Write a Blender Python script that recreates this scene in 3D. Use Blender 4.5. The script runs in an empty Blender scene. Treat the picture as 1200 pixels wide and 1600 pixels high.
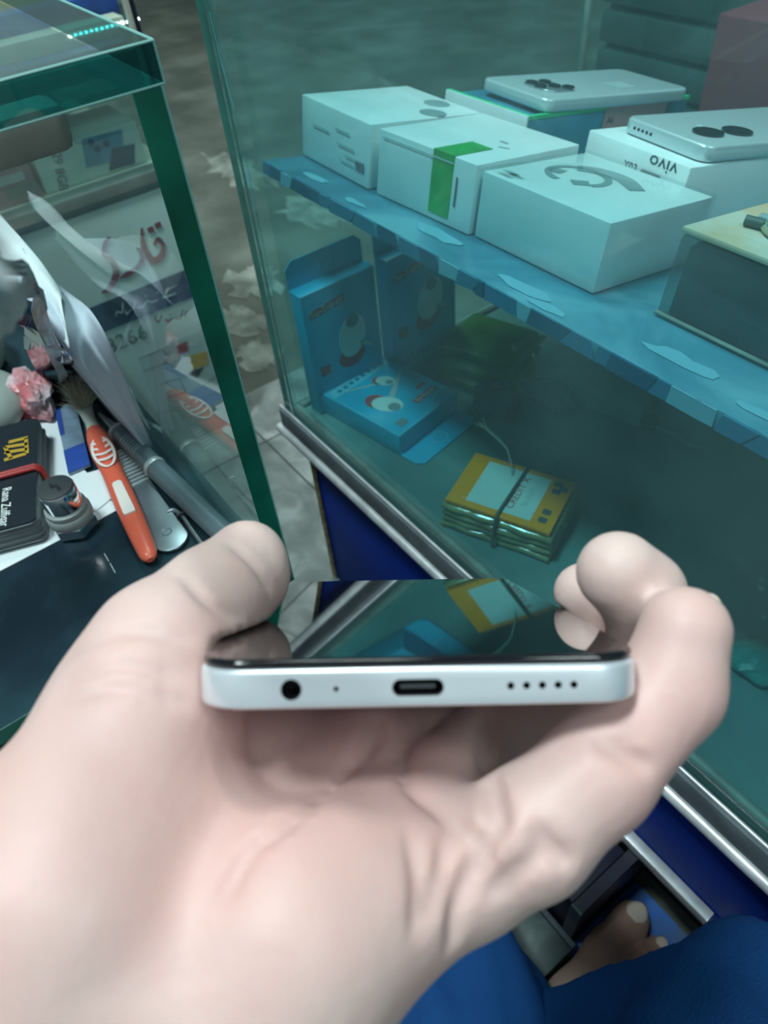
import bpy, bmesh, math, random
import numpy as np
from mathutils import Matrix, Vector

random.seed(7)
rng = np.random.RandomState(11)
SC = bpy.context.scene
COL = SC.collection

# ------------------------------------------------------------------ camera
FPX = 1140.0                       # focal length in pixels of the 1200x1600 frame
CAMZ = 0.62                        # metres above the shop floor
def _n(v): return v / np.linalg.norm(v)
_d1 = _n(np.array([-585 - 600, -294 - 800, FPX]))
_b = (FPX ** 2 - 1185 * 116) / 1094
_d3 = _n(np.array([116, _b, FPX]))
_d2 = np.cross(_d3, _d1)
if _d2[2] < 0: _d2 = -_d2
RW = np.array([np.cross(_d2, -_d3), _d2, -_d3])      # rows: world X, Y, Z seen in camera axes (right, down, forward)
CP = np.array([0.0, 0.0, CAMZ])
cam_right, cam_up, cam_fwd = RW @ [1, 0, 0], RW @ [0, -1, 0], RW @ [0, 0, 1]

cd = bpy.data.cameras.new('camera')
cam = bpy.data.objects.new('camera', cd)
COL.objects.link(cam)
cd.sensor_fit = 'VERTICAL'; cd.sensor_height = 36.0
cd.lens = 36.0 * FPX / 1600.0
cd.clip_start = 0.01; cd.clip_end = 50
cd.dof.use_dof = True
cd.dof.focus_distance = 0.27
cd.dof.aperture_fstop = 17.0
cam.matrix_world = Matrix(((cam_right[0], cam_up[0], -cam_fwd[0], CP[0]),
                           (cam_right[1], cam_up[1], -cam_fwd[1], CP[1]),
                           (cam_right[2], cam_up[2], -cam_fwd[2], CP[2]), (0, 0, 0, 1)))
SC.camera = cam

# ------------------------------------------------------------------ world, lights, exposure
SC.view_settings.view_transform = 'Standard'
SC.view_settings.look = 'None'
SC.view_settings.gamma = 1.0
SC.view_settings.use_curve_mapping = False
SC.view_settings.exposure = 0.0
w = bpy.data.worlds.new('shop_air'); SC.world = w; w.use_nodes = True
bg = w.node_tree.nodes['Background']
bg.inputs['Color'].default_value = (0.72, 0.90, 0.95, 1); bg.inputs['Strength'].default_value = 0.29

def area(name, loc, target, sx, sy, power, color):
    l = bpy.data.lights.new(name, 'AREA'); l.shape = 'RECTANGLE'; l.size = sx; l.size_y = sy
    l.energy = power; l.color = color
    o = bpy.data.objects.new(name, l); COL.objects.link(o)
    o.location = loc
    o.rotation_euler = (Vector(target) - Vector(loc)).to_track_quat('-Z', 'Y').to_euler()
    return o
LAMP1 = (-0.42, -0.36, 2.25)
LAMP2 = (-1.2, 0.75, 2.40)
LAMP3 = (1.05, 0.35, 2.40)
area('ceiling_panel_lamp', (LAMP1[0], LAMP1[1], LAMP1[2] - 0.02), (LAMP1[0], LAMP1[1], 0), 0.34, 0.34, 36, (0.85, 0.99, 1.0))
area('back_panel_lamp', (LAMP2[0], LAMP2[1], LAMP2[2] - 0.02), (LAMP2[0], LAMP2[1], 0), 0.9, 0.2, 20, (0.86, 1.0, 0.96))
area('side_fill_lamp', (LAMP3[0], LAMP3[1], LAMP3[2] - 0.02), (LAMP3[0], LAMP3[1], 0), 0.9, 0.2, 14, (0.86, 1.0, 0.98))  # unseen fill panel, added to brighten the banner board

# ------------------------------------------------------------------ pixel helpers: a frame pixel met with a real plane
def ray(u, v): return RW @ np.array([(u - 600) / FPX, (v - 800) / FPX, 1.0])
def oz(u, v, z): r = ray(u, v); return CP + r * ((z - CAMZ) / r[2])
def oy(u, v, y): r = ray(u, v); return CP + r * (y / r[1])
def ox(u, v, x): r = ray(u, v); return CP + r * (x / r[0])
TILT = math.radians(10)
SN = np.array([0, math.sin(TILT), math.cos(TILT)]); SD = np.array([0, math.cos(TILT), -math.sin(TILT)])
SO = np.array([-0.4708, 0.231, 0.4272])
SHELF_M = Matrix(((1, 0, 0, SO[0]), (0, SD[1], SN[1], SO[1]), (0, SD[2], SN[2], SO[2]), (0, 0, 0, 1)))

# ------------------------------------------------------------------ materials
def nt(mat): mat.use_nodes = True; return mat.node_tree
def pm(name, col, rough=0.5, metal=0.0, var=0.0, scale=20.0, bump=0.0, bscale=60.0, spec=0.5, col2=None, coat=0.0, sss=0.0, emis=None):
    m = bpy.data.materials.new(name); t = nt(m); b = t.nodes['Principled BSDF']
    b.inputs['Base Color'].default_value = (*col, 1); b.inputs['Roughness'].default_value = rough
    b.inputs['Metallic'].default_value = metal; b.inputs['Specular IOR Level'].default_value = spec
    b.inputs['Coat Weight'].default_value = coat
    tc = t.nodes.new('ShaderNodeTexCoord')
    if var > 0 or col2:
        n = t.nodes.new('ShaderNodeTexNoise'); n.inputs['Scale'].default_value = scale; n.inputs['Detail'].default_value = 6
        t.links.new(tc.outputs['Object'], n.inputs['Vector'])
        r = t.nodes.new('ShaderNodeValToRGB')
        c2 = col2 if col2 else tuple(c * (1 - var) for c in col)
        r.color_ramp.elements[0].position = 0.38; r.color_ramp.elements[0].color = (*c2, 1)
        r.color_ramp.elements[1].position = 0.62; r.color_ramp.elements[1].color = (*col, 1)
        t.links.new(n.outputs['Fac'], r.inputs['Fac']); t.links.new(r.outputs['Color'], b.inputs['Base Color'])
    if bump > 0:
        n2 = t.nodes.new('ShaderNodeTexNoise'); n2.inputs['Scale'].default_value = bscale; n2.inputs['Detail'].default_value = 5
        t.links.new(tc.outputs['Object'], n2.inputs['Vector'])
        bp = t.nodes.new('ShaderNodeBump'); bp.inputs['Strength'].default_value = bump; bp.inputs['Distance'].default_value = 0.002
        t.links.new(n2.outputs['Fac'], bp.inputs['Height']); t.links.new(bp.outputs['Normal'], b.inputs['Normal'])
    if sss > 0:
        b.inputs['Subsurface Weight'].default_value = sss; b.inputs['Subsurface Scale'].default_value = 0.004
        b.inputs['Subsurface Radius'].default_value = (1.0, 0.35, 0.2)
    if emis:
        b.inputs['Emission Color'].default_value = (*emis[:3], 1); b.inputs['Emission Strength'].default_value = emis[3]
    return m

def glass(name, tint, dust_haze=0.1, dust_haze_col=(0.55, 0.75, 0.75), rough=0.02, dscale=25.0, refl=1.0, speck=0.0):
    """clear sheet glass: tinted transmission, fresnel mirror on the outer faces, a film of painted haze and dust"""
    m = bpy.data.materials.new(name); t = nt(m); t.nodes.clear()
    out = t.nodes.new('ShaderNodeOutputMaterial')
    tr = t.nodes.new('ShaderNodeBsdfTransparent'); tr.inputs['Color'].default_value = (*tint, 1)
    gl = t.nodes.new('ShaderNodeBsdfGlossy'); gl.inputs['Roughness'].default_value = rough
    df = t.nodes.new('ShaderNodeBsdfDiffuse'); df.inputs['Color'].default_value = (*dust_haze_col, 1)
    fr = t.nodes.new('ShaderNodeFresnel'); fr.inputs['IOR'].default_value = 1.5
    geo = t.nodes.new('ShaderNodeNewGeometry')
    inv = t.nodes.new('ShaderNodeMath'); inv.operation = 'SUBTRACT'; inv.inputs[0].default_value = refl
    t.links.new(geo.outputs['Backfacing'], inv.inputs[1])
    mul = t.nodes.new('ShaderNodeMath'); mul.operation = 'MULTIPLY'; mul.use_clamp = True
    t.links.new(inv.outputs[0], mul.inputs[0]); t.links.new(fr.outputs[0], mul.inputs[1])
    tc = t.nodes.new('ShaderNodeTexCoord')
    no = t.nodes.new('ShaderNodeTexNoise'); no.inputs['Scale'].default_value = dscale; no.inputs['Detail'].default_value = 8
    t.links.new(tc.outputs['Object'], no.inputs['Vector'])
    mr = t.nodes.new('ShaderNodeMapRange')
    mr.inputs['From Min'].default_value = 0.3; mr.inputs['From Max'].default_value = 0.75
    mr.inputs['To Min'].default_value = dust_haze * 0.55; mr.inputs['To Max'].default_value = dust_haze * 1.45
    t.links.new(no.outputs['Fac'], mr.inputs['Value'])
    fac = mr.outputs[0]
    if speck > 0:
        vo = t.nodes.new('ShaderNodeTexVoronoi'); vo.inputs['Scale'].default_value = 90
        t.links.new(tc.outputs['Object'], vo.inputs['Vector'])
        lt = t.nodes.new('ShaderNodeMapRange'); lt.inputs['From Min'].default_value = 0.06; lt.inputs['From Max'].default_value = 0.16
        lt.inputs['To Min'].default_value = speck; lt.inputs['To Max'].default_value = 0
        t.links.new(vo.outputs['Distance'], lt.inputs['Value'])
        n3 = t.nodes.new('ShaderNodeTexNoise'); n3.inputs['Scale'].default_value = 9
        t.links.new(tc.outputs['Object'], n3.inputs['Vector'])
        gt = t.nodes.new('ShaderNodeMapRange'); gt.inputs['From Min'].default_value = 0.52; gt.inputs['From Max'].default_value = 0.66
        t.links.new(n3.outputs['Fac'], gt.inputs['Value'])
        mm = t.nodes.new('ShaderNodeMath'); mm.operation = 'MULTIPLY'
        t.links.new(lt.outputs[0], mm.inputs[0]); t.links.new(gt.outputs[0], mm.inputs[1])
        ad = t.nodes.new('ShaderNodeMath'); ad.operation = 'ADD'; ad.use_clamp = True
        t.links.new(fac, ad.inputs[0]); t.links.new(mm.outputs[0], ad.inputs[1]); fac = ad.outputs[0]
    m1 = t.nodes.new('ShaderNodeMixShader'); t.links.new(fac, m1.inputs[0])
    t.links.new(tr.outputs[0], m1.inputs[1]); t.links.new(df.outputs[0], m1.inputs[2])
    m2 = t.nodes.new('ShaderNodeMixShader'); t.links.new(mul.outputs[0], m2.inputs[0])
    t.links.new(m1.outputs[0], m2.inputs[1]); t.links.new(gl.outputs[0], m2.inputs[2])
    t.links.new(m2.outputs[0], out.inputs['Surface'])
    return m

def patch_mat(name, ca, cb, cc, scale, rough, dist=2.0, bump=0.2):
    """three-colour patchy surface (worn cement, marbled laminate)"""
    m = bpy.data.materials.new(name); t = nt(m); b = t.nodes['Principled BSDF']; b.inputs['Roughness'].default_value = rough
    tc = t.nodes.new('ShaderNodeTexCoord')
    n = t.nodes.new('ShaderNodeTexNoise'); n.inputs['Scale'].default_value = scale; n.inputs['Detail'].default_value = 9
    n.inputs['Distortion'].default_value = dist
    t.links.new(tc.outputs['Object'], n.inputs['Vector'])
    r = t.nodes.new('ShaderNodeValToRGB'); e = r.color_ramp.elements
    e[0].position = 0.36; e[0].color = (*ca, 1); e[1].position = 0.66; e[1].color = (*cc, 1)
    x = e.new(0.52); x.color = (*cb, 1)
    t.links.new(n.outputs['Fac'], r.inputs['Fac']); t.links.new(r.outputs['Color'], b.inputs['Base Color'])
    bp = t.nodes.new('ShaderNodeBump'); bp.inputs['Strength'].default_value = bump; bp.inputs['Distance'].default_value = 0.003
    t.links.new(n.outputs['Fac'], bp.inputs['Height']); t.links.new(bp.outputs['Normal'], b.inputs['Normal'])
    return m

M = {}
M['cement'] = patch_mat('cement', (0.082, 0.104, 0.088), (0.120, 0.145, 0.122), (0.175, 0.205, 0.18), 7.5, 0.85, 0.15, 0.1)
M['tile'] = patch_mat('tile', (0.13, 0.155, 0.15), (0.20, 0.23, 0.22), (0.30, 0.34, 0.33), 22, 0.5, 0.6, 0.1)
M['wall'] = pm('wall', (0.30, 0.36, 0.35), 0.8, var=0.25, scale=2.5, bump=0.2, bscale=30)
M['ceil'] = pm('ceil', (0.6, 0.64, 0.62), 0.8, var=0.1, scale=2)
M['case_glass'] = glass('case_glass', (0.71, 0.92, 0.93), 0.075, (0.45, 0.80, 0.84), dscale=14, speck=0.16)  # real dust, raised so the film also stands in for reflected haze
M['clear_glass'] = glass('clear_glass', (0.86, 0.95, 0.94), 0.015, (0.45, 0.75, 0.75), dscale=10)
M['panel_glass'] = glass('panel_glass', (0.84, 0.95, 0.94), 0.035, (0.55, 0.78, 0.78), dscale=12)
M['slab_glass'] = glass('slab_glass', (0.94, 0.985, 0.98), 0.065, (0.50, 0.74, 0.74), dscale=9)  # diffuse film raised to paint in the ceiling's hazy reflection
M['slab_side'] = glass('slab_side', (0.02, 0.26, 0.25), 0.05, (0.05, 0.40, 0.38), dscale=35)
M['green_edge'] = pm('green_edge', (0.006, 0.17, 0.105), 0.3, var=0.55, scale=22, spec=0.5)
M['teal_edge'] = pm('teal_edge', (0.03, 0.28, 0.22), 0.2, var=0.4, scale=30)
M['plate'] = pm('plate', (0.022, 0.055, 0.070), 0.16, var=0.4, scale=14, col2=(0.010, 0.022, 0.034), bump=0.03, bscale=90, spec=0.7)
M['cement_pale'] = patch_mat('cement_pale', (0.15, 0.175, 0.15), (0.24, 0.28, 0.25), (0.36, 0.40, 0.36), 24, 0.85, 0.3, 0.2)
M['wrap_film'] = glass('wrap_film', (0.93, 0.98, 0.98), 0.02, (0.5, 0.75, 0.75), dscale=20, refl=0.45)
M['alu'] = pm('alu', (0.66, 0.72, 0.74), 0.38, 0.45, var=0.25, scale=60)
M['steel'] = pm('steel', (0.42, 0.50, 0.55), 0.32, 0.9, var=0.15, scale=60)
M['chrome'] = pm('chrome', (0.80, 0.82, 0.84), 0.06, 1.0)
M['rubber_grey'] = pm('rubber_grey', (0.12, 0.155, 0.175), 0.8, var=0.3, scale=45, spec=0.15)
M['bead'] = pm('bead', (0.30, 0.33, 0.28), 0.5, var=0.4, scale=40)
M['case_floor'] = patch_mat('case_floor', (0.08, 0.18, 0.17), (0.16, 0.30, 0.28), (0.30, 0.45, 0.42), 6, 0.5, 0.5, 0.1)
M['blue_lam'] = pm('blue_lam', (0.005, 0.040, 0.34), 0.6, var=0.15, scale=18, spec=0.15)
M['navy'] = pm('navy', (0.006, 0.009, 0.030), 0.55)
M['chip'] = pm('chip', (0.34, 0.28, 0.14), 0.9, var=0.6, scale=160, bump=0.6, bscale=200)
M['film'] = patch_mat('film', (0.030, 0.155, 0.235), (0.06, 0.235, 0.32), (0.15, 0.37, 0.45), 12, 0.3, 1.0, 0.08)
M['film_a'] = pm('film_a', (0.030, 0.18, 0.30), 0.25)
M['film_b'] = pm('film_b', (0.17, 0.42, 0.52), 0.25)
M['film_c'] = pm('film_c', (0.012, 0.095, 0.18), 0.3)
M['carton'] = pm('carton', (0.78, 0.83, 0.83), 0.4, var=0.06, scale=30)
M['carton_grey'] = pm('carton_grey', (0.36, 0.42, 0.42), 0.5)
M['print_grey'] = pm('print_grey', (0.24, 0.31, 0.32), 0.5)
M['print_dark'] = pm('print_dark', (0.04, 0.06, 0.08), 0.5)
M['print_pale'] = pm('print_pale', (0.50, 0.58, 0.58), 0.5)
M['green_tape'] = pm('green_tape', (0.015, 0.42, 0.075), 0.35, var=0.25, scale=60)
M['green_line'] = pm('green_line', (0.0, 0.62, 0.22), 0.4)
M['teal_box'] = pm('teal_box', (0.02, 0.16, 0.24), 0.35, var=0.4, scale=18, col2=(0.05, 0.24, 0.34))
M['pink_box'] = pm('pink_box', (0.62, 0.30, 0.28), 0.45)
M['silver_frame'] = pm('silver_frame', (0.74, 0.81, 0.86), 0.32, 0.55)
M['silver']  = pm('silver', (0.62, 0.66, 0.68), 0.28, 0.85)
M['silver_back'] = pm('silver_back', (0.62, 0.68, 0.70), 0.25, 0.35)
M['black_gloss'] = pm('black_gloss', (0.006, 0.007, 0.010), 0.08, spec=0.6)
M['hole'] = pm('hole', (0.012, 0.012, 0.018), 0.5)
M['screen'] = pm('screen', (0.003, 0.004, 0.006), 0.035, spec=1.0, coat=1.0)
M['smoke_plastic'] = glass('smoke_plastic', (0.70, 0.74, 0.72), 0.20, (0.22, 0.27, 0.28), dscale=14)
M['orange_paper'] = pm('orange_paper', (0.66, 0.42, 0.22), 0.5, col2=(0.66, 0.64, 0.58), scale=24)
M['cable'] = pm('cable', (0.36, 0.36, 0.22), 0.4)
M['cyan'] = pm('cyan', (0.003, 0.50, 0.74), 0.35, var=0.12, scale=20)
M['cyan_dark'] = pm('cyan_dark', (0.004, 0.22, 0.44), 0.4)
M['cyan_pale'] = pm('cyan_pale', (0.20, 0.62, 0.74), 0.4)
M['print_white'] = pm('print_white', (0.72, 0.84, 0.80), 0.4)
M['print_red'] = pm('print_red', (0.55, 0.10, 0.10), 0.45)
M['lime'] = pm('lime', (0.10, 0.26, 0.01), 0.4, var=0.4, scale=30)
M['yellow'] = pm('yellow', (1.0, 0.33, 0.002), 0.35)
M['yellow_film'] = pm('yellow_film', (0.34, 0.35, 0.16), 0.15, var=0.35, scale=60, bump=0.6, bscale=90, coat=0.6)
M['label'] = pm('label', (0.60, 0.74, 0.70), 0.45)
M['dark_band'] = pm('dark_band', (0.07, 0.10, 0.085), 0.5)
M['twig'] = pm('twig', (0.30, 0.42, 0.34), 0.6)
M['junk'] = pm('junk', (0.03, 0.075, 0.085), 0.5, var=0.5, scale=30)
M['dull_card'] = pm('dull_card', (0.22, 0.32, 0.30), 0.6)
M['teal_plastic'] = pm('teal_plastic', (0.0, 0.30, 0.25), 0.4)
M['paper'] = pm('paper', (0.74, 0.80, 0.83), 0.6, var=0.05, scale=20)
M['paper_lilac'] = pm('paper_lilac', (0.52, 0.58, 0.67), 0.6, var=0.14, scale=16, bump=0.1, bscale=40)
M['card_black'] = pm('card_black', (0.010, 0.015, 0.024), 0.35)
M['card_side'] = pm('card_side', (0.16, 0.19, 0.20), 0.6)
M['gold'] = pm('gold', (0.62, 0.38, 0.05), 0.35, 0.3)
M['white_ink'] = pm('white_ink', (0.75, 0.80, 0.80), 0.5)
M['green_ink'] = pm('green_ink', (0.05, 0.42, 0.25), 0.5)
M['red_rubber'] = pm('red_rubber', (0.36, 0.025, 0.025), 0.4)
M['coral'] = pm('coral', (0.74, 0.13, 0.075), 0.32, var=0.06, scale=40)
M['white_rubber'] = pm('white_rubber', (0.78, 0.70, 0.66), 0.4)
M['bone'] = pm('bone', (0.58, 0.62, 0.54), 0.35)
M['bristle'] = pm('bristle', (0.80, 0.76, 0.60), 0.8, var=0.4, scale=200)
M['arris'] = pm('arris', (0.20, 0.46, 0.43), 0.3)
M['pen_grey'] = pm('pen_grey', (0.17, 0.24, 0.27), 0.3, 0.4)
M['gasket'] = pm('gasket', (0.27, 0.30, 0.30), 0.5)
M['rubber_black'] = pm('rubber_black', (0.035, 0.042, 0.048), 0.5)
M['pouch'] = pm('pouch', (0.30, 0.33, 0.31), 0.45, var=0.15, scale=14)
M['blue_pack'] = pm('blue_pack', (0.03, 0.08, 0.36), 0.3, var=0.3, scale=40)
M['sachet'] = pm('sachet', (0.20, 0.28, 0.38), 0.25, var=0.4, scale=40)
M['polybag'] = pm('polybag', (0.025, 0.03, 0.085), 0.2, var=0.5, scale=25, coat=0.5)
M['poly_pale'] = pm('poly_pale', (0.42, 0.47, 0.50), 0.25, var=0.35, scale=25)
M['wrap_red'] = pm('wrap_red', (0.58, 0.02, 0.035), 0.35, col2=(0.62, 0.52, 0.56), scale=26)
M['board_white'] = pm('board_white', (0.70, 0.80, 0.76), 0.5, var=0.08, scale=9)
M['board_trim'] = pm('board_trim', (0.16, 0.19, 0.18), 0.6, var=0.3, scale=25)
M['brown'] = pm('brown', (0.075, 0.055, 0.040), 0.6)
M['banner_blue'] = pm('banner_blue', (0.035, 0.07, 0.17), 0.45, var=0.4, scale=16)
M['banner_red'] = pm('banner_red', (0.34, 0.045, 0.055), 0.45)
M['banner_grey'] = pm('banner_grey', (0.14, 0.18, 0.17), 0.5)
M['amber'] = pm('amber', (0.62, 0.36, 0.03), 0.5)
M['batten'] = pm('batten', (0.30, 0.29, 0.25), 0.75, var=0.25, scale=30)
M['pink'] = pm('pink', (0.36, 0.16, 0.20), 0.5)
M['phone_blue'] = pm('phone_blue', (0.10, 0.35, 0.58), 0.4, var=0.3, scale=40)
M['led'] = pm('led', (0.9, 0.95, 1), 0.5, emis=(0.9, 0.97, 1.0, 9.0))
M['lampface'] = pm('lampface', (0.9, 0.95, 1), 0.5, emis=(0.9, 0.97, 1.0, 6.0))
M['housing'] = pm('housing', (0.7, 0.72, 0.72), 0.4)
M['cream'] = pm('cream', (0.50, 0.52, 0.44), 0.5)
M['shutter'] = pm('shutter', (0.05, 0.085, 0.08), 0.5, var=0.3, scale=10)
M['dark_red'] = pm('dark_red', (0.26, 0.03, 0.05), 0.5)
M['skin'] = pm('skin', (0.60, 0.465, 0.43), 0.5, col2=(0.60, 0.385, 0.36), scale=17, bump=0.10, bscale=260, spec=0.35, sss=0.25)
M['skin_foot'] = pm('skin_foot', (0.42, 0.27, 0.21), 0.55, col2=(0.36, 0.22, 0.17), scale=30, bump=0.10, bscale=150, spec=0.3, sss=0.1)
M['nail'] = pm('nail', (0.66, 0.58, 0.50), 0.25)
M['cloth'] = pm('cloth', (0.010, 0.060, 0.20), 0.9, var=0.2, scale=9, bump=0.35, bscale=500, spec=0.1)
M['mat_blue'] = patch_mat('mat_blue', (0.10, 0.12, 0.10), (0.04, 0.16, 0.52), (0.05, 0.20, 0.62), 16, 0.6, 0.3, 0.1)
M['stone_dark'] = patch_mat('stone_dark', (0.035, 0.06, 0.062), (0.07, 0.105, 0.105), (0.15, 0.20, 0.20), 16, 0.4, 1.2, 0.1)

# ------------------------------------------------------------------ object helpers
def thing(name, label, cat, mat4=None, group=None):
    o = bpy.data.objects.new(name, None); COL.objects.link(o); o.empty_display_size = 0.02
    if mat4 is not None: o.matrix_world = mat4
    o['label'] = label; o['category'] = cat
    if group: o['group'] = group
    return o
def tag(o, label=None, cat=None, group=None, kind=None):
    if label: o['label'] = label
    if cat: o['category'] = cat
    if group: o['group'] = group
    if kind: o['kind'] = kind
    return o
def raw(name, me, mat, parent=None, mat4=None, smooth=False):
    o = bpy.data.objects.new(name, me); COL.objects.link(o)
    if mat is not None:
        for mm in (mat if isinstance(mat, (list, tuple)) else [mat]):
            me.materials.append(M[mm] if isinstance(mm, str) else mm)
    if smooth: me.shade_smooth()
    if parent is not None: o.parent = parent
    if mat4 is not None: o.matrix_local = mat4
    return o
def T(x=0, y=0, z=0): return Matrix.Translation((x, y, z))
def Rz(a): return Matrix.Rotation(a, 4, 'Z')
def Rx(a): return Matrix.Rotation(a, 4, 'X')
def Ry(a): return Matrix.Rotation(a, 4, 'Y')
def frame(o, x, y, z):
    return Matrix(((x[0], y[0], z[0], o[0]), (x[1], y[1], z[1], o[1]), (x[2], y[2], z[2], o[2]), (0, 0, 0, 1)))
def box_me(lo, hi, bev=0.0, seg=2):
    bm = bmesh.new(); bmesh.ops.create_cube(bm, size=1)
    for v in bm.verts:
        v.co = Vector([(lo[i] + hi[i]) / 2 + v.co[i] * (hi[i] - lo[i]) for i in range(3)])
    if bev > 0: bmesh.ops.bevel(bm, geom=bm.edges[:], offset=bev, segments=seg, affect='EDGES', profile=0.5)
    me = bpy.data.meshes.new('m'); bm.to_mesh(me); bm.free(); return me
def box(name, lo, hi, mat, parent=None, bev=0.0, mat4=None, seg=2):
    me = box_me(lo, hi, bev, seg); o = raw(name, me, mat, parent, mat4)
    if bev > 0: me.shade_smooth(); me.set_sharp_from_angle(angle=math.radians(35))
    return o
def poly_me(pts, z0, z1, bev=0.0):
    """closed outline in XY extruded between two heights"""
    bm = bmesh.new()
    vs = [bm.verts.new((p[0], p[1], z0)) for p in pts]
    f = bm.faces.new(vs); f.normal_update()
    if f.normal.z > 0: f.normal_flip()
    r = bmesh.ops.extrude_face_region(bm, geom=[f])
    for v in [g for g in r['geom'] if isinstance(g, bmesh.types.BMVert)]: v.co.z = z1
    bmesh.ops.recalc_face_normals(bm, faces=bm.faces[:])
    if bev > 0:
        ed = [e for e in bm.edges if abs(e.verts[0].co.z - e.verts[1].co.z) < 1e-7]
        bmesh.ops.bevel(bm, geom=ed, offset=bev, segments=3, affect='EDGES', profile=0.5)
    me = bpy.data.meshes.new('m'); bm.to_mesh(me); bm.free(); return me
def poly(name, pts, z0, z1, mat, parent=None, mat4=None, bev=0.0, smooth=False):
    me = poly_me(pts, z0, z1, bev); o = raw(name, me, mat, parent, mat4)
    if smooth or bev > 0: me.shade_smooth(); me.set_sharp_from_angle(angle=math.radians(32))
    return o
def rrect(w, h, r, n=6, cx=0, cy=0):
    pts = []
    for sx, sy, a0 in ((1, 1, 0), (-1, 1, 90), (-1, -1, 180), (1, -1, 270)):
        for k in range(n + 1):
            a = math.radians(a0 + 90 * k / n)
            pts.append((cx + sx * (w / 2 - r) + r * math.cos(a), cy + sy * (h / 2 - r) + r * math.sin(a)))
    return pts
def circ(r, n=28, cx=0, cy=0, ry=None):
    return [(cx + r * math.cos(2 * math.pi * k / n), cy + (ry or r) * math.sin(2 * math.pi * k / n)) for k in range(n)]
def lathe(name, prof, mat, parent=None, mat4=None, n=32, sharp=35):
    vs, fs = [], []
    for r, z in prof:
        for k in range(n):
            a = 2 * math.pi * k / n; vs.append((r * math.cos(a), r * math.sin(a), z))
    for i in range(len(prof) - 1):
        for k in range(n):
            k2 = (k + 1) % n; fs.append((i * n + k, i * n + k2, (i + 1) * n + k2, (i + 1) * n + k))
    fs.append(tuple(range(n - 1, -1, -1))); fs.append(tuple((len(prof) - 1) * n + k for k in range(n)))
    me = bpy.data.meshes.new('m'); me.from_pydata(vs, [], fs); me.update()
    o = raw(name, me, mat, parent, mat4); me.shade_smooth(); me.set_sharp_from_angle(angle=math.radians(sharp)); return o
def tube(name, pts, rad, mat, parent=None, n=8, closed=False, flat=1.0, up=None):
    """round (or flattened) bar along a polyline; rad may be a list"""
    pts = [Vector(p) for p in pts]; N = len(pts); vs, fs = [], []
    rr = rad if isinstance(rad, (list, tuple)) else [rad] * N
    upv = Vector(up) if up else Vector((0, 0, 1))
    for i, p in enumerate(pts):
        a = pts[(i - 1) % N] if closed else pts[max(i - 1, 0)]; b = pts[(i + 1) % N] if closed else pts[min(i + 1, N - 1)]
        d = (b - a).normalized(); s = d.cross(upv)
        if s.length < 1e-4: s = d.cross(Vector((1, 0, 0)))
        s.normalize(); u = s.cross(d)
        for k in range(n):
            an = 2 * math.pi * k / n; vs.append(p + s * (rr[i] * math.cos(an)) + u * (rr[i] * flat * math.sin(an)))
    for i in range(N if closed else N - 1):
        j = (i + 1) % N
        for k in range(n):
            k2 = (k + 1) % n; fs.append((i * n + k, i * n + k2, j * n + k2, j * n + k))
    if not closed:
        fs.append(tuple(range(n - 1, -1, -1))); fs.append(tuple((N - 1) * n + k for k in range(n)))
    me = bpy.data.meshes.new('m'); me.from_pydata([tuple(v) for v in vs], [], fs); me.update()
    bm = bmesh.new(); bm.from_mesh(me); bmesh.ops.recalc_face_normals(bm, faces=bm.faces[:]); bm.to_mesh(me); bm.free()
    o = raw(name, me, mat, parent); me.shade_smooth(); me.set_sharp_from_angle(angle=math.radians(50)); return o
def spline(pts, n=8):
    pts = [np.array(p, float) for p in pts]; out = []
    P = [2 * pts[0] - pts[1]] + pts + [2 * pts[-1] - pts[-2]]
    for i in range(1, len(P) - 2):
        for k in range(n):
            t = k / n; a, b, c, d = P[i - 1], P[i], P[i + 1], P[i + 2]
            out.append(0.5 * ((2 * b) + (-a + c) * t + (2 * a - 5 * b + 4 * c - d) * t * t + (-a + 3 * b - 3 * c + d) * t ** 3))
    out.append(pts[-1]); return out
def strokes(name, paths, mat, parent, mat4, thick=0.0003):
    """flat lettering: each path is [(x, y, width)...] in the plane, joined in one print"""
    vs, fs = [], []
    for path in paths:
        p = spline(path, 6) if len(path) > 2 else [np.array(q, float) for q in path]
        base = len(vs); n = len(p)
        for i in range(n):
            a = p[max(i - 1, 0)][:2]; b = p[min(i + 1, n - 1)][:2]; d = b - a; d = d / (np.linalg.norm(d) + 1e-12)
            nr = np.array([-d[1], d[0]]); w = p[i][2] / 2
            for q in (p[i][:2] + nr * w, p[i][:2] - nr * w): vs.append((q[0], q[1], thick))
        for i in range(n - 1):
            fs.append((base + 2 * i, base + 2 * i + 1, base + 2 * i + 3, base + 2 * i + 2))
    me = bpy.data.meshes.new('m'); me.from_pydata(vs, [], fs); me.update()
    return raw(name, me, mat, parent, mat4)
def text(name, s, size, mat, parent, mat4, align='CENTER', ext=0.0001, sx=1.0):
    c = bpy.data.curves.new('t', 'FONT'); c.body = s; c.size = size; c.align_x = align; c.align_y = 'CENTER'; c.extrude = ext; c.resolution_u = 2
    o = bpy.data.objects.new('t', c); COL.objects.link(o)
    bpy.context.view_layer.update()
    me = bpy.data.meshes.new_from_object(o.evaluated_get(bpy.context.evaluated_depsgraph_get()))
    bpy.data.objects.remove(o)
    me.materials.clear()
    return raw(name, me, mat, parent, mat4 @ Matrix.Diagonal((sx, 1, 1, 1)))
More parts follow.
